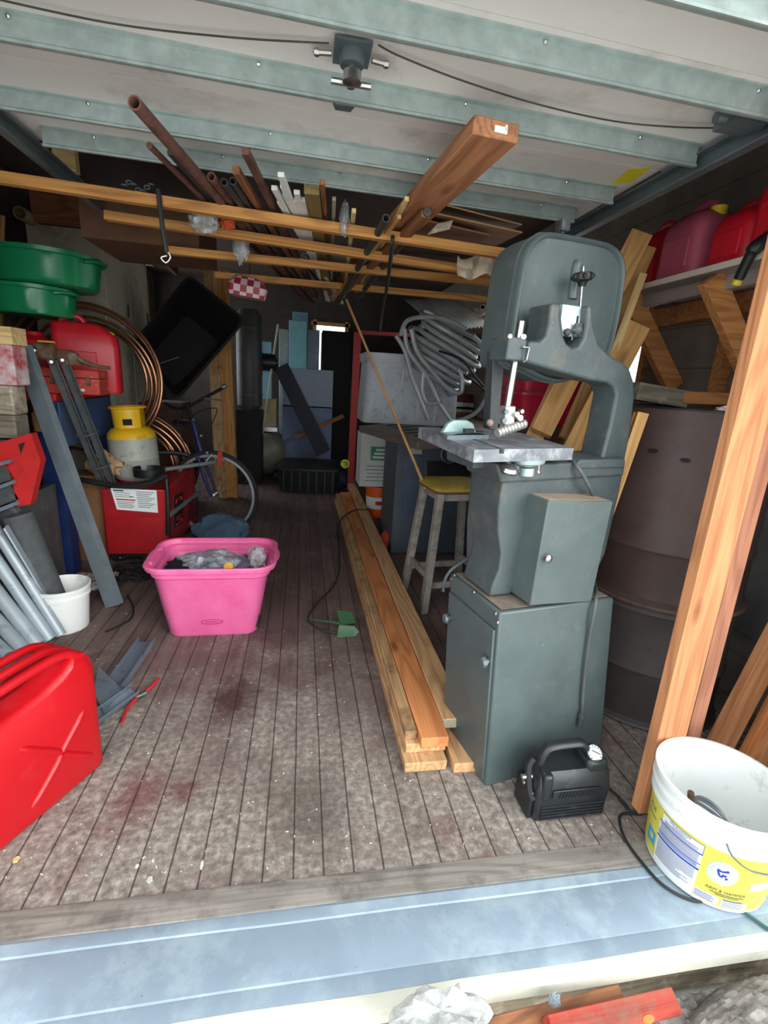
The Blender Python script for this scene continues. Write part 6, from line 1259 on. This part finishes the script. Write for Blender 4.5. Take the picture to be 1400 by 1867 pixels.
def plate(name, x0, x1, y0, y1, m, o=.004):
    q = [onm(x0, y0), onm(x1, y0), onm(x1, y1), onm(x0, y1)]; mb = MB(); mb.loft([q, [p+V((0, .012, 0)) for p in q]]); return mb.build(name, m, mc, world=True)
plate('switch_plate', 749, 769, 800, 828, surf('pale_plate', srgb(176, 178, 172), .5)); plate('side_panel', 733, 772, 832, 940, surf('machine_panel', srgb(66, 78, 96), .5)); plate('name_plate', 779, 856, 840, 868, BLACK)
hc = onm(820, 828, .05); mb = MB(); hr = .062; mb.tube([hc+V((hr*math.cos(a), 0, hr*math.sin(a))) for a in [i*math.pi/18 for i in range(36)]], .008, 8, closed=True)
for k in range(3): mb.tube([hc, hc+V((hr*math.cos(k*2.1+.5), 0, hr*math.sin(k*2.1+.5)))], .006, 6)
mb.cyl(hc, hc+V((0, .07, 0)), .012); mb.build('hand_wheel', GALV_D, t, world=True)
mb = MB(); mb.ball(onm(762, 856), .012, 8); mb.build('switch', RBN, mc, world=True)
# white carton, orange bucket
p = at(690, 944, z=0); HO = surf('orange_pail', srgb(232, 92, 26), .45, 0, .08)
t = thing('bucket', 'orange plastic bucket with white label band under the white carton', 'bucket', T(p.x, p.y+.1, 0)); oz = at(690, 884, y=p.y+.1).z
mb = MB(); mb.lathe([(.105, 0), (.12, oz*.9), (.128, oz*.91), (.128, oz), (.12, oz), (.10, .01)], 32); mb.build('pail', HO, t)
mb = MB(); mb.lathe([(.111, oz*.28), (.1185, oz*.66)], 32, c0=False, c1=False); mb.build('label_band', WHITE, t)
mb = MB(); mb.lathe([(.1155, oz*.42), (.1180, oz*.55)], 16, a0=-110, a1=-60, c0=False, c1=False); mb.build('label_print', RBN, t)
za, zb = oz+.002, at(690, 792, y=p.y).z
t = thing('carton', 'white carton printed with green panel under the cast machine bed', 'carton', T(p.x-.0, p.y+.05, za)); x0, x1 = at(656, 850, y=p.y).x-p.x, at(722, 850, y=p.y).x-p.x
mb = MB(); mb.box(((x0+x1)/2, .1, (zb-za)/2), (x1-x0, .3, zb-za)); cb_ = mb.build('box_body', surf('white_card', srgb(206, 206, 200), .7, 0, .06), t, bevel=.003)
mb = MB(); mb.box(((x0+x1)/2+.03, -.052, (zb-za)*.64), ((x1-x0)*.62, .004, (zb-za)*.26)); gp_ = mb.build('green_panel', surf('carton_green', srgb(66, 140, 110), .7), cb_)
mb = MB()
for k in range(3): mb.box(((x0+x1)/2+.03, -.0555, (zb-za)*(.57+.07*k)), ((x1-x0)*(.5-.08*k), .002, .018))
mb.build('white_print', WHITE, gp_)
mb = MB()
for k in range(5): mb.box((x0+(x1-x0)*.5, -.0515, (zb-za)*(.12+.07*k)), ((x1-x0)*(.7-.06*(k % 3)), .002, .006))
mb.build('printed_lines', GL, cb_)
mb = MB(); q = at(712, 985, z=.06); mb.loft([rrect(.14, .3, .03, 0), rrect(.15, .3, .03, .09), rrect(.10, .25, .03, .12)]); tag(mb.build('tool_case', surf('red_orange_case', srgb(186, 64, 34), .5), M=T(q.x+.03, q.y+.1, 0) @ RZ(-20)), 'red orange case on the floor between lumber stack and stool', 'case')
# grey tote on the bed
TOT = surf('grey_tote_plastic', srgb(196, 202, 208), .45, 0, .06, 5, .04, 40, dirt=srgb(138, 142, 150), dirt_amt=.2)
ta, tb = at(661, 768, y=3.75), at(835, 770, y=3.75); tu, tv = at(652, 640, y=3.72), at(832, 640, y=3.72)
t = thing('storage_tote', 'large grey plastic tote standing on the cast machine bed', 'tote', T((ta.x+tb.x)/2, 4.0, .932)); w0, w1 = tb.x-ta.x, tv.x-tu.x; hh = tu.z-.932
mb = MB(); mb.open_bin([rrect(w0*.98, .44, .05, 0, 5), rrect(w0, .46, .06, .015, 5), rrect(w1*.96, .54, .07, hh*.86, 5), rrect(w1*.965, .545, .07, hh*.87, 5), rrect(w1*.985, .56, .07, hh*.89, 5), rrect(w1, .57, .07, hh*.985, 5), rrect(w1*1.02, .59, .08, hh*.99, 5), rrect(w1*1.02, .59, .08, hh, 5)], .006); tb_ = mb.build('tote_body', TOT, t, angle=40)
for x in (-.30, -.12, .06, .24): mb = MB(); mb.tube([(x*w0, -.231, .03), (x*w1, -.266, hh*.80)], .012, 8); mb.build('rib', TOT, tb_)
crumple('plastic_bag', 'pale blue plastic bag hanging over the right side of the grey tote', 'plastic bag', at(822, 690, y=3.66), (.07, .05, .12), surf('pale_blue_film', srgb(150, 164, 196), .4), 71, .4, 6)
# hose coil draped over the tote
HOS = surf('grey_hose', srgb(150, 156, 156), .3, 0, .1, 10, .02, 40, coat=.2)
hc = at(810, 640, y=3.60); Mh = T(hc) @ RY(24) @ RX(18); t = thing('hose_coil', 'coiled grey hose heaped over the right half of the grey tote', 'hose', T(hc))
pts = []; nt_ = 8
for i in range(nt_*28+1):
    a = 2*math.pi*i/28; k = i/28/nt_; rr_ = .25+.035*math.sin(a*.37)-.03*abs(k-.4)
    pts.append(T(hc).inverted() @ (Mh @ V((rr_*1.05*math.cos(a), .17*math.sin(a), .17-.36*k+.006*math.sin(a*3)))))
mb = MB(); mb.tube(pts, .0165, 10); mb.build('coil', HOS, t)
HI = T(hc).inverted(); hp = lambda px, py, y=3.42: HI @ at(px, py, y=y)
for pp in ([(730, 612), (742, 585), (775, 578), (812, 582), (850, 600)], [(738, 600), (745, 640), (780, 690), (800, 735), (822, 768)], [(722, 612), (738, 640), (752, 690), (780, 765)], [(750, 600), (760, 640), (790, 680), (820, 712), (840, 715), (842, 690), (835, 672)], [(862, 612), (885, 640), (895, 680), (888, 720), (868, 752), (835, 768)], [(772, 680), (770, 715), (780, 735), (805, 733)], [(800, 640), (840, 655), (865, 685), (882, 705)], [(835, 680), (860, 692), (884, 712)]):
    mb = MB(); thin = pp[0] in ((800, 640), (835, 680)); mb.tube(cr([hp(*q) for q in pp], 8), .008 if thin else .0155, 8); mb.build('loose_end', BLACK if thin else HOS, t)
# corrugated sheet, rolls, shelves in the dark at right
q = [at(737, 547, y=3.85), at(830, 543, y=3.85), at(903, 594, y=3.70), at(842, 597, y=3.62), at(790, 597, y=3.62)]
A0, A1_, B0_, B1_ = at(737, 547, y=3.86), at(828, 543, y=3.9), at(800, 603, y=3.72), at(903, 594, y=3.76); mb = MB(); rows = []
for j in range(2):
    rr = []
    for i in range(61):
        u = i/60; p = (A0*(1-u)+A1_*u) if j == 0 else (B0_*(1-u)+B1_*u); rr.append(p+V((0, 0, .006*(1 if i % 4 in (0, 1) else -1))))
    rows.append(rr)
mb.loft(rows, False, False, closed=False); o = mb.build('corrugated_sheet', surf('bright_sheet', srgb(190, 192, 186), .4, .2), angle=10); sm = o.modifiers.new('s', 'SOLIDIFY'); sm.thickness = .002; tag(o, 'ribbed metal sheet lying tilted above the hose coil', 'metal sheet')
for (px, py, pe, re, y, m, lab_) in ((897, 555, (850, 590), .026, 3.5, surf('cream_roll', srgb(196, 184, 158), .7), 'cream cardboard tube end by the saw cover, above the hose'), (893, 574, (852, 594), .014, 3.55, surf('ochre_tube', srgb(160, 124, 56), .6), 'ochre tube lying just below the cream cardboard tube'), (880, 560, (850, 575), .02, 3.6, surf('cream_roll', srgb(196, 184, 158), .7), 'second cream tube half hidden behind the first one')):
    A = at(px, py, y=y); Bq = at(*pe, y=y+1.2); mb = MB(); L = (Bq-A).length; mb.pipe((0, 0, 0), (L, 0, 0), re, re*.75, 20); tag(mb.build('tube', m, M=frame(A, Bq-A)), lab_, 'tube')
t = thing('storage_shelf', 'brown wooden shelf unit in the dark behind the hose coil', 'shelf', T(at(860, 720, y=5.2).x, 5.2, 0)); 
zs = [at(860, y, y=5.2).z for y in (752, 640, 606)]
for z in zs: mb = MB(); mb.box((.25, .25, z-.02), (.9, .5, .03)); mb.build('shelf_board', W_BROWN, t)
for x in (-.19, .69):
    for y in (.02, .48): mb = MB(); mb.box((x, y, zs[2]/2), (.04, .04, zs[2])); mb.build('upright', W_DARK, t)
for i, (py0, py1, lab_) in enumerate(((752, 738, 'lower white board on the brown shelf behind the hose'), (737, 724, 'upper white board on the brown shelf behind the hose'))):
    z0, z1 = at(855, py0, y=5.25).z, at(855, py1, y=5.25).z; mb = MB(); mb.box((0, .1, 0), (.36, .2, max(z1-z0-.004, .02))); tag(mb.build('white_board', WHITE, M=T(at(850, 740, y=5.25).x, 5.28, max(zs[0]+.012+.05*i, zs[0]+.012))), lab_, 'board')
c = at(862, 690, y=5.3); mb = MB(); mb.box((0, 0, 0), (.3, .3, .16)); tag(mb.build('storage_box', surf('rust_box', srgb(112, 52, 36), .7), M=T(c.x+.05, 5.45, zs[0]+.11)), 'rust red box on the brown shelf behind the hose coil', 'box')
# thin wooden stick leaning on the stool
A, Bq = at(776, 892, y=2.62), at(631, 546, y=3.25); board('wooden_stick', 'long thin light wooden stick leaning across the grey tote to the stool', 'stick', A, Bq, .014, .012, W_PINE, (0, -1, 0))
